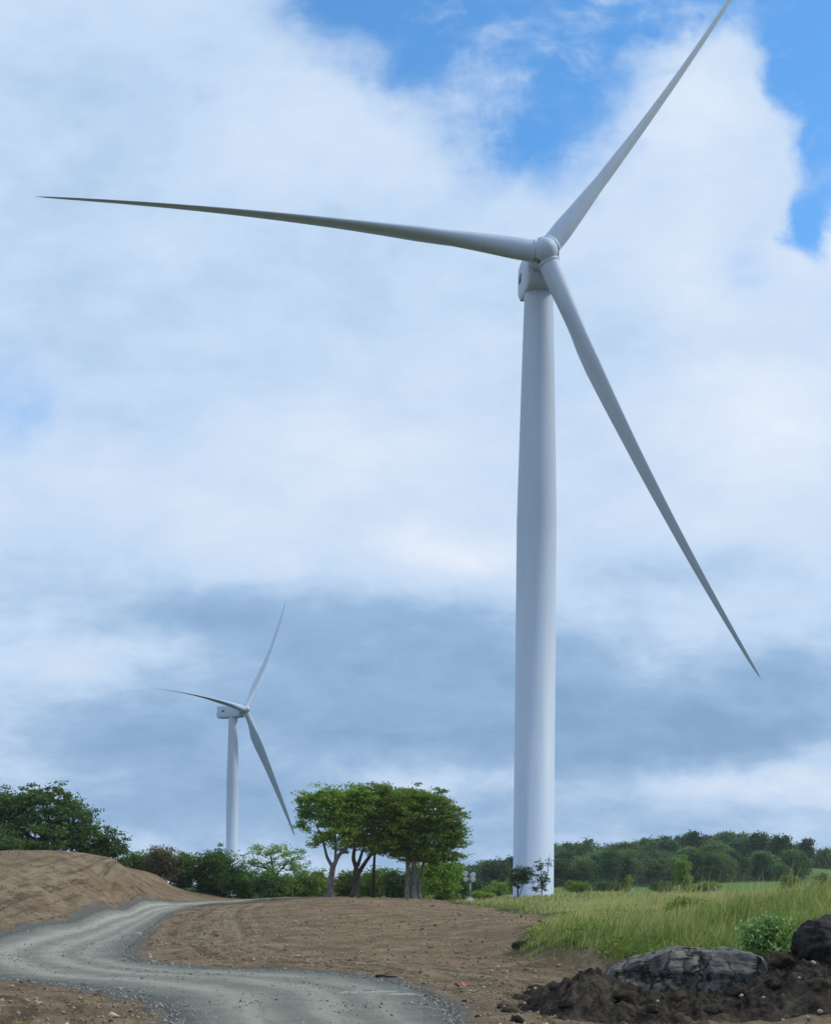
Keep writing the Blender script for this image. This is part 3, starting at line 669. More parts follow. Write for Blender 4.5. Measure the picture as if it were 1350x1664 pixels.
bush("hedge_bush", 'yellow green bush between the airy tree and the pale windswept trunk', 492, 1412, 1465, 30, 143, L_mid, 136, 6000)
bush("hedge_bush", 'low mid green bush behind the dark forked windswept trunk', 590, 1406, 1465, 30, 155, L_mid, 137, 6000)
bush("hedge_bush", 'green bush directly behind the thick windswept trunks', 676, 1394, 1465, 34, 140, L_mid, 138, 7000)
# right meadow
bush("meadow_bush", 'low green bush just right of the near tower foot', 936, 1430, 1456, 22, 190, L_mid, 51, 5000)
bush("meadow_bush", 'rounded green bush left of the meadow saplings', 982, 1428, 1456, 26, 205, L_dark, 52, 5000)
bush("meadow_bush", 'dark rounded bush in front of the bright green field', 1076, 1430, 1456, 20, 215, L_dark, 53, 4000)
bush("meadow_bush", 'broad low bush right of the tall meadow tree', 1150, 1433, 1455, 40, 225, L_mid, 54, 5000)
bush("meadow_bush", 'pale rounded bush at the right edge of the meadow', 1281, 1419, 1448, 26, 235, L_mid, 55, 5000)
bush("meadow_bush", 'dark bush at the far right below the sloping field', 1338, 1412, 1445, 20, 250, L_dark, 56, 4000)
tree("meadow_tree", 'upright green tree standing alone at the front of the meadow', 'tree', tb(1110, 205),
     [(1110, 1418, 15, 18), (1108, 1402, 10, 16), (1112, 1436, 17, 12)], 205, [[(1110, 1458, .2), (1110, 1430, .14), (1110, 1400, .06)]], L_mid, M_bark2, 57, 110, 45, .5, .26, limbs=10, shell=.2)
tree("sapling", 'thin young tree in the meadow left of the bright field', 'tree', tb(1021, 180),
     [(1021, 1436, 7, 14), (1016, 1446, 7, 6)], 180, [[(1021, 1458, .06), (1021, 1440, .045), (1022, 1424, .02)]], L_warm, M_bark2, 58, 34, 30, .28, .2, limbs=10, shell=.2)
tree("small_tree", 'small dark bushy tree in front of the near tower, left one of two', 'tree', tb(843, 141),
     [(845, 1424, 18, 15), (836, 1430, 14, 9), (855, 1420, 11, 13)], 141, [[(841, 1458, .1), (841, 1445, .08), (844, 1425, .05)], [(841, 1446, .05), (853, 1425, .03)]], L_dark, M_bark2, 59, 90, 48, .32, .16, limbs=16, shell=.25)
tree("sapling", 'loose leafy sapling with spindly top shoots in front of the near tower', 'tree', tb(880, 140),
     [(879, 1430, 15, 14), (876, 1408, 7, 14), (890, 1402, 5, 16), (884, 1443, 14, 7), (868, 1445, 8, 5)], 140, [[(880, 1458, .06), (880, 1435, .05), (877, 1392, .02)], [(880, 1440, .04), (890, 1420, .03), (893, 1386, .012)]], L_dark, M_bark2, 60, 74, 26, .24, .15, limbs=20, shell=.25)

L_wood2 = leaf_mat("leaves_far_light", (.075, .13, .040), (.17, .25, .075))
L_wood3 = leaf_mat("leaves_far_dark", (.036, .072, .028), (.09, .15, .05))
# wooded hill: one kind of tree in six growths, copied
rng = np.random.default_rng(70)
protos = []
for q in range(6):
    h = 8.5; w = [3.4, 4.0, 3.0, 4.4, 2.2, 3.6][q]; h = [8.5, 8, 7.5, 8.5, 9.3, 8][q]
    bl = [(rng.uniform(-.45, .45) * w, rng.uniform(-.45, .45) * w, h * rng.uniform(.42, .72), w * rng.uniform(.45, .72), w * rng.uniform(.45, .72), h * rng.uniform(.2, .3)) for z in range(8)]
    bl.append((0, 0, h * .36, w * .85, w * .85, h * .36)); bl.append((0, 0, h * .22, w * .9, w * .9, h * .22))
    L, C = crown_pts(bl, 210, 26, 1.0, rng, .55, .55, zmin=.2)
    V, Fq = leaves_at(L, .62, rng, .6)
    mb = MB(); mb.tube([(0, 0, -.6), (.1, 0, 2), (0, .1, h * .6)], [.3, .22, .08], 6)
    for z in C[:8]: pl, rl = limb((0, 0, 2.2), z, rng, .12, .03); mb.tube(pl, rl, 4, cap=False)
    VB = np.concatenate(mb.V); FB = np.concatenate(mb.F4)
    o = mesh_np("woodland_tree", np.concatenate([V, VB]), [(Fq, 0), (FB + len(V), 1)], [[L_wood, L_wood3, L_wood2, L_wood, L_wood3, L_wood][q], M_bark2])
    protos.append(o)
used = [False] * 6
def place(q, x, y, s, label='tree in the dense green wood that covers the far hill', group='trees of the wooded hill', sz=1.0):
    o = protos[q] if not used[q] else protos[q].copy()
    if used[q]: COL.objects.link(o)
    used[q] = True
    o.location = (x, y, float(gz(x, y)) - .2); o.rotation_euler = (0, 0, rng.uniform(0, 6.28)); o.scale = (s, s, s * sz)
    tag(o, label, 'tree', group)
for yy in (335, 350, 372, 394, 416, 438, 460, 482, 504, 526, 548):
    x0 = P(905 if yy < 400 else 880, 1440, yy)[0]; x1 = P(1375, 1440, yy)[0]
    x = x0 + rng.uniform(0, 3)
    while x < x1:
        ppx = CX + F * x / yy
        gap_field = ppx > 1298 and 335 < yy < 500
        low = yy == 335 and 1030 < ppx < 1400
        if not gap_field and not low:
            s_t = rng.uniform(.78, 1.38) * (.8 if yy < 400 else 1)
            if yy > 540: s_t = rng.uniform(.7, 1.05)
            place(int(rng.integers(6)), x + rng.normal() * .8, yy + rng.normal() * 4, s_t, sz=rng.uniform(.9, 1.15))
        x += rng.uniform(5.0, 8.0)
for px, yy, s_t, lab in ((1145, 556, 1.15, 'wide dark tree cluster top at the highest point of the wooded hill'), (1214, 552, 1.2, 'tall dark tree rising alone above the hill skyline right of its summit'), (909, 470, .95, 'dark tree peeping out beside the right edge of the near tower')):
    place(1 if px != 909 else 4, P(px, 1440, yy)[0], yy, s_t, lab, None)
for yy in (330, 370, 410):                 # level wood between the lighting tower and the near tower, and behind the clump
    x = P(690, 1440, yy)[0]
    while x < P(845, 1440, yy)[0]:
        place(int(rng.integers(6)), x, yy + rng.normal() * 3, rng.uniform(.72, 1.0), 'tree in the level wood between the lighting tower and the near tower', 'trees of the level wood')
        x += rng.uniform(5, 7)

# ------------------------------------------------------------------ grass on the bank
def blades(X, Y, Zb, h, w, rng, lean=.35):
    n = len(X); az = rng.uniform(0, 2 * np.pi, n); ld = rng.normal(.6, .9, n)
    dx, dy = np.cos(ld), np.sin(ld); ln = np.abs(rng.normal(lean, lean * .6, n)) * h
    B = np.stack([X, Y, Zb], -1); sx = np.stack([np.cos(az), np.sin(az), np.zeros(n)], -1) * (w / 2)[:, None]
    mid = B + np.stack([dx * ln * .3, dy * ln * .3, h * .55], -1); tip = B + np.stack([dx * ln, dy * ln, h], -1)
    V = np.stack([B - sx, B + sx, mid + sx * .8, mid - sx * .8, tip + sx * .12, tip - sx * .12], 1).reshape(-1, 3)
    k = np.arange(n)[:, None] * 6
    return V, np.concatenate([k + np.array([[0, 1, 2, 3]]), k + np.array([[3, 2, 4, 5]])])
rng = np.random.default_rng(5)
Vs, Fs, mi, off = [], [], [], 0
def sow(n, xr, yr, hr, wr, keep=.5, straw=.25):
    global off
    X = rng.uniform(*xr, n); Y = rng.uniform(*yr, n)
    ppx = CX + F * X / Y
    ok = (ppx < 1720) & (ppx > 700)
    X, Y = X[ok], Y[ok]
    s = sdf(X, Y, GPOLY); pn = fbm(X / 2.5, Y / 2.5, 60, 3)
    edge_p = np.clip((-s + .8 * fbm(X / .6, Y / .6, 151, 2) + .25) / 1.5, .0, 1) ** 1.2
    ok = (s < .35) & (rng.random(len(X)) < edge_p) & (rng.random(len(X)) < np.clip(.75 + pn * 1.1, .12, 1)) & (np.hypot(X - base1[0], Y - 150) > 2.4) & ~((np.abs(CX + F * X / Y - 764) < 16) & (Y > 112) & (Y < 152))
    X, Y, pn, s = X[ok], Y[ok], pn[ok], s[ok]
    Zb = gz(X, Y) - .02 + np.clip((.25 - s) / .5, 0, 1) * (Y < 75) * .05
    pc = fbm(X / .75, Y / .75, 66, 3); h = rng.uniform(*hr, len(X)) * np.clip(1 + .7 * pn + .9 * pc, .3, 1.6) * np.clip(.4 + -s * .3, .3, 1); w = rng.uniform(*wr, len(X))
    st = rng.random(len(X)) < straw * (1 + 1.5 * fbm(X / 6, Y / 6, 90, 2))
    V, Fq = blades(X, Y, Zb, h * np.where(st, 1.15, 1), w * np.where(st, .8, 1), rng)
    m2_ = np.tile(st.astype(int), 2)
    Vs.append(V); Fs.append((Fq + off)); mi.append(m2_); off += len(V)
sow(150000, (2.5, 18.5), (33, 48), (.22, .62), (.012, .026), straw=.12)
sow(110000, (2.5, 28), (46, 70), (.22, .55), (.02, .04), straw=.42)
sow(52000, (2, 48), (68, 110), (.16, .40), (.03, .07), straw=.6)
sow(2600, (6, 20), (40, 75), (.75, 1.15), (.012, .022), straw=1.0)
sow(26000, (2, 70), (108, 200), (.14, .38), (.07, .14), straw=.5)
Fa = np.concatenate(Fs); ma = np.concatenate(mi)
gobj = mesh_np("tall_grass", np.concatenate(Vs), [(Fa[ma == 0], 0), (Fa[ma == 1], 1)], [L_grass, L_straw])
tag(gobj, 'long wild green and straw coloured grass on the bank and meadow', 'grass', kind='stuff')

# thin weeds on the bare earth and on the mound brow
Vs, Fs, off = [], [], 0
X = rng.uniform(-34, 12, 15000); Y = rng.uniform(24, 130, 15000)
ok = (sdf(X, Y, road_small) > .7) & (sdf(X, Y, GPOLY) > .2) & (fbm(X / 3, Y / 3, 33, 3) > .14) & ~((X > 2) & (Y < 34))
X, Y = X[ok], Y[ok]
V, Fq = blades(X, Y, gz(X, Y) - .02, rng.uniform(.03, .11, len(X)), rng.uniform(.02, .05, len(X)), rng, .9)
wd = mesh_np("sparse_weeds", V, [(Fq, 0)], [L_grass]); tag(wd, 'sparse short weeds sprouting from the bare earth', 'weeds', kind='stuff')
# near shrubs in the bank grass
bush("shrub", 'pale leaved shrub in the bank grass right above the grey boulder', 1247, 1464, 1550, 50, 33, L_shrub, 81, 6000, .095, 'shrub', None, clump=.13, nleaf=14)
bush("shrub", 'dark leafy shrub sunk in the grass in the middle of the bank', 1112, 1456, 1510, 40, 50, L_mid, 82, 4500, .11, 'shrub', None, clump=.22)

# ------------------------------------------------------------------ soil heap, boulders, clods
M_soil, t, b = mat("dark_soil", rough=.97, spec=.08)
p = pos(t); n1 = t.noise(p, 1.2, 5, .6); n2 = t.noise(p, 6, 6, .7); n3 = t.noise(p, 24, 4, .7)
c = t.mix(t.ss(n2, .35, .66), (.022, .019, .016), (.085, .070, .054))
c = t.mix(t.m('MULTIPLY', t.ss(n1, .50, .68), .75), c, (.14, .112, .082))
c = t.mix(t.m('MULTIPLY', t.ss(n3, .64, .74), .5), c, (.26, .23, .19))
t.l.new(c, b.inputs['Base Color']); bump(t, b, t.m('ADD', n2, t.m('MULTIPLY', n3, .35)), .09, 1.0)
M_peat, t, b = mat("black_peat", rough=.9, spec=.15)
p = pos(t); n2 = t.noise(p, 4, 6, .7)
t.l.new(t.mix(t.ss(n2, .35, .7), (.018, .017, .017), (.075, .07, .064)), b.inputs['Base Color']); bump(t, b, n2, .08, 1)
M_rock, t, b = mat("grey_boulder", rough=.85, spec=.2)
p = pos(t); n1 = t.noise(p, 1.6, 6, .65); n2 = t.noise(p, 9, 6, .7)
vo = t.new('ShaderNodeTexVoronoi', feature='DISTANCE_TO_EDGE'); vo.inputs['Scale'].default_value = 1.5
t.l.new(t.v('ADD', t.v('MULTIPLY', p, (1.0, 1.0, .55)), t.v('MULTIPLY', t.noise(p, 3, 4, .6, out=1), (.45, .45, .45))), vo.inputs['Vector'])
crk = t.m('MULTIPLY', t.ss(vo.outputs['Distance'], .055, .0), t.ss(n1, .38, .52))
c = t.mix(t.ss(n1, .35, .68), (.11, .107, .098), (.23, .222, .20))
c = t.mix(t.m('MULTIPLY', t.ss(n2, .54, .7), .6), c, (.05, .046, .04))
c = t.mix(t.m('MULTIPLY', t.ss(t.noise(p, 2.3, 5, .7), .52, .66), .7), c, (.085, .07, .052))
c = t.mix(t.m('MULTIPLY', crk, .75), c, (.03, .026, .022))
t.l.new(c, b.inputs['Base Color']); bump(t, b, t.m('SUBTRACT', t.m('ADD', n1, t.m('MULTIPLY', n2, .4)), t.m('MULTIPLY', crk, .8)), .12, 1)

hx = np.linspace(1.2, 12.5, 330); hy = np.linspace(24.6, 31.8, 210)
HX, HY = np.meshgrid(hx, hy)
ppx = CX + F * HX / HY
crest_row = np.interp(ppx, [815, 835, 860, 900, 925, 950, 985, 1040, 1200, 1245, 1290, 1330, 1400, 1600], [1655, 1638, 1626, 1612, 1601, 1590, 1588, 1606, 1608, 1574, 1560, 1552, 1545, 1560])
crest_Y = 28.3
cz = np.maximum(CH - (crest_row - CY) * 28.0 / F, 0)
foot_n = .5 * fbm(HX / 1.4, HY / 1.4, 14, 3)
front = np.clip((HY - (25.5 + .25 * foot_n + -.45 * np.clip((HX - 4) / 2, 0, 1) * -1)) / 2.0, 0, 1); backf = np.clip((31.3 - HY + foot_n) / 2.0, 0, 1)
leftf = np.clip((HX - 2.0 + foot_n) / .8, 0, 1)
prof = np.sin(front * np.pi / 2) ** .9 * np.sin(backf * np.pi / 2) * leftf
n_a = fbm(HX / .7, HY / .7, 51, 3); n_b = np.abs(fbm(HX / .28, HY / .28, 61, 3)); n_c = fbm(HX / .1, HY / .1, 71, 2)
hz = cz * prof * (1 + .2 * n_a) + prof ** .5 * (.20 * n_a + .34 * n_b + .15 * n_c) - .12 * (prof < .02) + gz(HX, HY) - .05
hz = np.where(prof <= .001, gz(HX, HY) - .3, hz)
ny_, nx_ = HX.shape; i = np.arange(ny_ - 1)[:, None] * nx_; j = np.arange(nx_ - 1)[None]
O = np.array([7.0, 28.0, 0])
hp = mesh_np("soil_heap", np.stack([HX.ravel(), HY.ravel(), hz.ravel()], -1) - O, [(np.stack([i + j, i + j + 1, i + nx_ + j + 1, i + nx_ + j], -1).reshape(-1, 4), 0)], M_soil)
hp.location = tuple(O); tag(hp, 'long heap of dark clumpy dug soil in the lower right foreground', 'soil heap')

def blob_mesh(n=5):
    import bmesh
    bm = bmesh.new(); bmesh.ops.create_icosphere(bm, subdivisions=n, radius=1.0)
    V = np.array([v.co[:] for v in bm.verts]); Fc = np.array([[v.index for v in f.verts] for f in bm.faces]); bm.free()
    return V, Fc
def n3d(V, s, seed): return fbm(V[:, 0] / s + V[:, 2] * .7 / s, V[:, 1] / s - V[:, 2] * .6 / s + 3.1 * V[:, 2], seed, 4)
# big grey boulder: a long slab with a steep broken face
V, Fc = blob_mesh(6)
q = np.abs(V).max(1)[:, None]; Vb = V * (.45 + .55 / q * np.linalg.norm(V, axis=1)[:, None] * .92)
xw = (962, 1262); c0 = P((xw[0] + xw[1]) / 2, 1575, 28.9); hw = (xw[1] - xw[0]) / 2 * 28.9 / F
xn = np.clip(Vb[:, 0], -1, 1)
top_row = np.interp(xn, [-1, -.86, -.6, -.4, -.2, 0, .3, .55, .75, .9, 1], [1590, 1572, 1556, 1549, 1537, 1536, 1538, 1537, 1541, 1553, 1578])
tz = CH - (top_row - CY) * 28.9 / F; bz_ = .2
f_ = np.clip((Vb[:, 2] + .92) / 1.84, 0, 1)
R = np.stack([xn * hw, Vb[:, 1] * (.62 + .18 * n3d(V, .9, 3)) , bz_ + (tz - bz_) * f_ ** .85], -1)
R[:, 1] += .34 * (R[:, 2] - .6) * .9                      # face leans back
R[:, 1] -= .10 * np.round(2.2 * n3d(np.stack([R[:, 0] * .9, R[:, 2] * .25, 0 * R[:, 0]], -1), .5, 5)) * (V[:, 1] < 0)      # broken steps
R += V * (.07 * n3d(R, .35, 8) + .05 * n3d(R, .12, 9))[:, None]
rec = np.exp(-((R[:, 0] + .95) / .28) ** 2 - ((R[:, 2] - .62) / .22) ** 2) * (V[:, 1] < 0); R[:, 1] += .38 * rec
rec = np.exp(-((R[:, 0] + .02 + .1 * np.sin(R[:, 2] * 9)) / .07) ** 2) * (V[:, 1] < 0); R[:, 1] += .16 * rec
rec = np.exp(-((R[:, 0] - .33 + .08 * np.sin(R[:, 2] * 7)) / .05) ** 2) * (V[:, 1] < 0); R[:, 1] += .12 * rec
rk = mesh_np("boulder", R, [(Fc, 0)], M_rock); rk.location = (c0[0], c0[1], 0); tag(rk, 'long grey cracked boulder lying on top of the dark soil heap', 'boulder')
# black peaty block on the right
V, Fc = blob_mesh(5); c0 = P(1352, 1540, 28.6)
R = V * np.array([.86, .7, .62]) * (1 + .26 * n3d(V, .7, 31) + .16 * n3d(V, .25, 32) + .05 * n3d(V, .09, 33))[:, None]
pk = mesh_np("peat_block", R, [(Fc, 0)], M_peat); pk.location = tuple(c0); pk.rotation_euler = (0, .12, .4); tag(pk, 'big black peat block on the right end of the soil heap', 'peat block')
# loose clods round the heap, a few growths copied
cl = []
for q in range(4):
    V, Fc = blob_mesh(3); R = V * np.array([1, .8, .62]) * (1 + .45 * n3d(V, .7, 40 + q) + .25 * n3d(V, .3, 50 + q))[:, None]
    cl.append(mesh_np("soil_clod", R, [(Fc, 0)], M_soil))
cu = [0] * 4
def clod(px, row, r, label='dark clod of soil lying on the earth around the heap', group='loose soil clods', lift=.25, Yd=None):
    k = sum(cu) % 4
    o = cl[k] if not cu[k] else cl[k].copy()
    if cu[k]: COL.objects.link(o)
    cu[k] += 1
    g_ = hit(px, row) if Yd is None else P(px, row, Yd)
    o.location = (g_[0], g_[1], g_[2] + r * lift); o.scale = (r, r, r); o.rotation_euler = (0, 0, rng.uniform(0, 6)); tag(o, label, 'clod', group)
for px, row, r in ((755, 1629, .07), (776, 1656, .08), (809, 1619, .09), (828, 1648, .2), (818, 1637, .12), (846, 1628, .2), (840, 1662, .15), (868, 1612, .2), (880, 1645, .2)):
    clod(px, row, r)
for px, row, r, Yd in ((905, 1606, .18, 27.6), (1270, 1560, .26, 28), (1310, 1572, .24, 27.6), (1200, 1612, .2, 26.6), (1100, 1618, .18, 26.5), (1010, 1618, .2, 26.6), (960, 1600, .24, 27.2), (1330, 1600, .25, 26.6), (1255, 1598, .2, 27), (920, 1632, .2, 26.2), (1060, 1640, .17, 25.9), (1160, 1640, .18, 25.9)):
    clod(px, row, r, 'dark clod of soil resting on the slope of the heap', 'soil clods on the heap', 0, Yd)
clod(846, 1541, .36, 'dark lump of turf at the left tip of the grassy bank', None, .1)

M_stone, t, b = mat("pale_stone", rough=.85); p = pos(t)
t.l.new(t.mix(t.noise(p, 9, 4), (.22, .20, .165), (.42, .395, .345)), b.inputs['Base Color'])
V, Fc = blob_mesh(1)
st_o = None
def stone(px, row, r, label='small pale stone lying on the bare earth', group='pale stones on the earth', Yd=None):
    global st_o
    if st_o is None:
        R = V * np.array([1, .75, .55]) * (1 + .7 * n3d(V, .6, 91))[:, None]
        st_o = mesh_np("stone", R, [(Fc, 0)], M_stone); o = st_o
    else: o = st_o.copy(); COL.objects.link(o)
    g_ = hit(px, row) if Yd is None else P(px, row, Yd)
    o.location = (g_[0], g_[1], g_[2] + r * .25); o.scale = (r, r, r); o.rotation_euler = (0, 0, rng.uniform(0, 6)); tag(o, label, 'stone', group)
for px, row, r in ((481, 1500, .17), (466, 1539, .12), (265, 1512, .14), (243, 1553, .11), (463, 1576, .08), (357, 1568, .08), (793, 1589, .06), (775, 1575, .05), (720, 1560, .06), (640, 1545, .06),
                   (560, 1530, .07), (520, 1552, .06), (600, 1568, .05), (690, 1520, .08), (20, 1605, .07), (60, 1625, .06), (120, 1640, .06), (30, 1648, .05), (180, 1652, .05), (410, 1530, .08), (330, 1540, .07), (840, 1570, .06), (870, 1590, .06), (730, 1585, .05), (285, 1488, .1), (150, 1440, .14), (210, 1452, .12), (90, 1475, .12)):
    stone(px, row, r)
for px, row, r, Yd in ((1331, 1645, .07, 25.4), (1312, 1656, .08, 25.2), (1204, 1619, .06, 26.3), (1240, 1622, .05, 26.3), (1068, 1628, .05, 26.0), (1320, 1566, .08, 27.4), (1298, 1590, .05, 26.8)):
    stone(px, row, r, 'pale stone embedded in the dark soil heap', 'pale stones in the heap', Yd)

# crumbs of earth and loose gravel: far too many to count
OCT = np.array([(1, 0, 0), (-1, 0, 0), (0, 1, 0), (0, -1, 0), (0, 0, 1), (0, 0, -1)], float)
OF = np.array([(0, 2, 4), (2, 1, 4), (1, 3, 4), (3, 0, 4), (2, 0, 5), (1, 2, 5), (3, 1, 5), (0, 3, 5)])
def crumbs(name, X, Y, Zb, size, m_, label):
    n = len(X); Vv = OCT[None] * rng.uniform(.55, 1.3, (n, 6, 1)) + rng.normal(size=(n, 6, 3)) * .22
    az = rng.uniform(0, 6.28, n); ca_, sa_ = np.cos(az)[:, None], np.sin(az)[:, None]
    Vv = np.stack([Vv[..., 0] * ca_ - Vv[..., 1] * sa_, Vv[..., 0] * sa_ + Vv[..., 1] * ca_, Vv[..., 2] * .7], -1) * size[:, None, None]
    Vv += np.stack([X, Y, Zb + size * .25], -1)[:, None]
    o = mesh_np(name, Vv.reshape(-1, 3), [((np.arange(n)[:, None, None] * 6 + OF[None]).reshape(-1, 3), 0)], m_)
    return tag(o, label, kind='stuff')
def scatter(n, x0, x1, y0, y1):
    Y = np.exp(rng.uniform(np.log(y0), np.log(y1), n)); X = rng.uniform(x0, x1, n) * Y / y1
    return X, Y
M_crumb, t, b = mat("earth_crumb", rough=.95, spec=.1)
gm = t.new('ShaderNodeNewGeometry').outputs['Random Per Island']
t.l.new(t.mix(t.ss(gm, .0, .8), (.115, .082, .055), t.mix(t.ss(gm, .8, 1.0), (.30, .23, .16), (.46, .40, .31))), b.inputs['Base Color'])
X, Y = scatter(32000, -36, 34, 24, 110)
pn = fbm(X / 3.3, Y / 3.3, 44, 3); a_ = sdf(X, Y, road_small); g2_ = sdf(X, Y, GPOLY)
ok = (a_ > .35) & (g2_ > .1) & (rng.random(len(X)) < np.clip(.45 + 1.3 * pn, .05, 1)); X, Y = X[ok], Y[ok]
crumbs("earth_crumbs", X, Y, gz(X, Y) + earth_bumps(X, Y), np.exp(rng.normal(-4.0, .48, len(X))) * (1 + Y / 80), M_crumb, 'countless small crumbs of dry earth strewn over the bare ground')
M_gvl, t, b = mat("loose_gravel", rough=.9, spec=.15)
gm = t.new('ShaderNodeNewGeometry').outputs['Random Per Island']
t.l.new(t.mix(gm, (.10, .105, .10), (.42, .42, .38)), b.inputs['Base Color'])
X, Y = scatter(100000, -36, 20, 23, 85)
a_ = sdf(X, Y, road_small) ; pn = fbm(X / 1.5, Y / 1.5, 45, 3)
ok = (a_ > -6) & (a_ < .9) & (rng.random(len(X)) < np.clip(np.where(a_ < -.9, .08 + .3 * pn, 1.0 - np.abs(a_ + .1) / 1.0 + .5 * pn), 0, 1)); X, Y, a_ = X[ok], Y[ok], a_[ok]
crumbs("loose_gravel", X, Y, gz(X, Y) + np.where(a_ < -.5, .02, -.02), np.exp(rng.normal(-4.2, .4, len(X))) * (1 + Y / 90), M_gvl, 'countless loose gravel stones along the edges of the track')
# broad leaved weeds among the bank grass
X = rng.uniform(2.5, 20, 60000); Y = rng.uniform(33, 75, 60000)
ok = (sdf(X, Y, GPOLY) < -.15) & (fbm(X / 1.6, Y / 1.6, 120, 3) > .20) & (np.abs(X / Y) < .33); X, Y = X[ok], Y[ok]
V, Fq = leaves_at(np.stack([X, Y, gz(X, Y) + rng.uniform(.05, .55, len(X))], -1), .14, rng, .5)
tag(mesh_np("bank_weeds", V, [(Fq, 0)], L_mid), 'low broad leaved weeds growing through the bank grass', kind='stuff')

# dead stick and red scrap on the earth
mb = MB(); a0, a1 = hit(611, 1590), hit(645, 1592)
pl, rl = limb(a0 + [0, 0, .05], a1 + [0, 0, .07], rng, .045, .02); mb.tube(pl - a0, rl, 6); pl, rl = limb(pl[3], pl[3] + [.25, .1, .14], rng, .02, .008); mb.tube(pl - a0, rl, 5)
sk = mb.build("stick", M_bark2, smooth=True); sk.location = tuple(a0); tag(sk, 'dark dead stick lying on the earth beside the road edge', 'stick')
M_red, t, b = mat("red_plastic", (.42, .12, .085), rough=.5)
gx_, gy_ = np.meshgrid(np.linspace(-.15, .15, 12), np.linspace(-.1, .1, 8))
gzv = .05 + .05 * np.sin(gx_ * 17) * np.cos(gy_ * 21) + .03 * np.sin(gx_ * 40)
i = np.arange(7)[:, None] * 12; j = np.arange(11)[None]
top = np.stack([gx_.ravel(), gy_.ravel(), gzv.ravel()], -1)
Fq = np.stack([i + j, i + j + 1, i + 13 + j, i + 12 + j], -1).reshape(-1, 4)
sc_ = mesh_np("plastic_scrap", np.concatenate([top, top - [0, 0, .006]]), [(Fq, 0), (Fq[:, ::-1] + 96, 0)], M_red)
sc_.location = tuple(hit(748, 1608) + np.array([0, 0, .07])); tag(sc_, 'small crumpled red plastic scrap on the earth right of the road', 'litter')

# ------------------------------------------------------------------ lighting tower and fence posts
M_wp, t, b = mat("white_panel", (.72, .72, .70), rough=.5); p = pos(t); t.l.new(t.mix(t.noise(p, 4, 4), (.62, .62, .60), (.78, .78, .76)), b.inputs['Base Color'])
M_yel, t, b = mat("yellow_paint", (.55, .45, .10), rough=.5)
M_met, t, b = mat("galvanised_mast", (.45, .46, .47), rough=.45); b.inputs['Metallic'].default_value = .5
M_lamp, t, b = mat("lamp_glass", (.85, .86, .86), rough=.15, spec=.6)
YL = 150; lb = ground(764, YL); k = YL / F
LT = empty("lighting_tower", lb)
mb = MB()
ringz = [(0.10, .62, .40), (.30, .60, .40), (.52, .42, .32), (.62, .28, .24)]
rg = np.array([[(sx * w, sy * d, z) for sx, sy in ((-1, -1), (1, -1), (1, 1), (-1, 1))] for z, w, d in ringz])
i = np.arange(3)[:, None] * 4; j = np.arange(4)[None]; kk = (j + 1) % 4
mb.add(rg.reshape(-1, 3), np.stack([i + j, i + kk, i + 4 + kk, i + 4 + j], -1).reshape(-1, 4)); mb.add(rg[-1], [(0, 1, 2, 3)]); mb.add(rg[0], [(3, 2, 1, 0)])
mb.build("trailer_body", M_wp, LT)
for sx in (-1, 1):
    m_ = MB(); m_.tube([(sx * .3, -.42, .60), (sx * .66, -.55, .08)], .045, 6); m_.box((sx * .68, -.56, .04), (.2, .2, .06)); m_.build("outrigger", M_yel, LT)
    m_ = MB(); pl = lathe([(-.09, .05), (-.09, .24), (.09, .24), (.09, .05)], np.eye(3), np.array([sx * .64, .12, .2]), 20); m_.add(*pl); m_.build("wheel", M_bark2, LT)
m_ = MB(); m_.box((0, 0, .70), (.34, .3, .16)); m_.build("mast_foot", M_yel, LT)
m_ = MB(); m_.tube([(0, 0, .75), (0, 0, 2.3)], .085, 10); m_.tube([(0, 0, 2.3), (0, 0, 3.35)], .06, 10); m_.build("mast", M_met, LT)
m_ = MB(); m_.tube([(-.62, 0, 3.28), (.34, 0, 3.28)], .035, 8); m_.tube([(-.58, 0, 2.75), (.34, 0, 2.75)], .035, 8); m_.build("crossbar", M_met, LT)
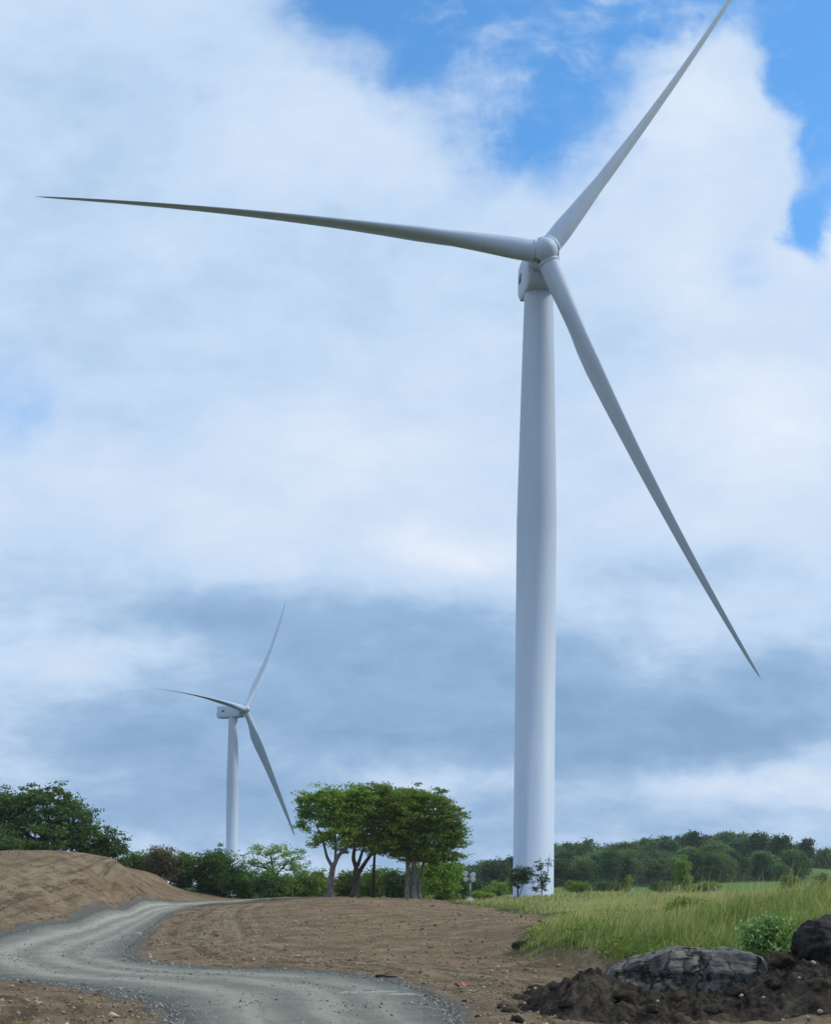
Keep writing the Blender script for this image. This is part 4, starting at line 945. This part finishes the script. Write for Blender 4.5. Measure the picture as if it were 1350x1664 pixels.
for x, z in ((-.55, 3.36), (.3, 3.22), (-.5, 2.72), (.3, 2.68)):
    R_ = np.stack([np.array([.12, -.95, -.28]) / np.linalg.norm([.12, -.95, -.28]), np.array([1, .126, 0]) / np.linalg.norm([1, .126, 0]), np.array([0.03, -.28, .96])], 1)
    m_ = MB(); m_.add(*lathe([(-.24, .03), (-.22, .14), (-.05, .28), (.04, .31), (.06, .31)], R_, np.array([x, -.12, z]), 20)); lh = m_.build("lamp_head", M_wp, LT, True)
    m_ = MB(); m_.add(*lathe([(.05, .295), (.08, .22), (.09, .01)], R_, np.array([x, -.12, z]), 20)); m_.build("lamp_glass", M_lamp, lh, True)
tag(LT, 'mobile lighting tower with four lamps on a mast beside the dark bushes', 'lighting tower')

M_post, t, b = mat("weathered_post", rough=.9); p = pos(t)
t.l.new(t.mix(t.noise(p, 6, 4), (.30, .29, .26), (.55, .54, .50)), b.inputs['Base Color'])
po = None
for px, top, Y, lab in ((1103, 1438, 150, 'pale fence post in front of the meadow tree'), (1162, 1440, 140, 'slim fence post standing alone in the long grass right of the meadow tree'), (1028, 1447, 160, 'short fence post beside the thin meadow sapling'), (1219, 1447, 150, 'rightmost fence post in the meadow, left of the pale rounded bush')):
    g_ = ground(px, Y); h = max(.9, P(px, top, Y)[2] - g_[2])
    m_ = MB(); m_.tube([(0, 0, -.2), (.01, 0, h * .5), (0, .01, h - .05), (0, .01, h)], [.075, .07, .07, .045], 8); o = m_.build("fence_post", M_post)
    o.location = tuple(g_); tag(o, lab, 'fence post', 'fence posts in the meadow')

# ------------------------------------------------------------------ air
mb = MB(); mb.box((0, 0, 65), (3300, 3300, 160)); M_haze = bpy.data.materials.new("haze"); M_haze.use_nodes = True
t = NT(M_haze.node_tree); t.n.clear(); o_ = t.new('ShaderNodeOutputMaterial'); pv = t.new('ShaderNodeVolumePrincipled')
pv.inputs['Color'].default_value = (.80, .88, 1, 1); pv.inputs['Density'].default_value = .00014; pv.inputs['Anisotropy'].default_value = .2
t.l.new(pv.outputs[0], o_.inputs['Volume'])
tag(mb.build("haze", M_haze), kind='stuff', label='thin blue haze in the distance')
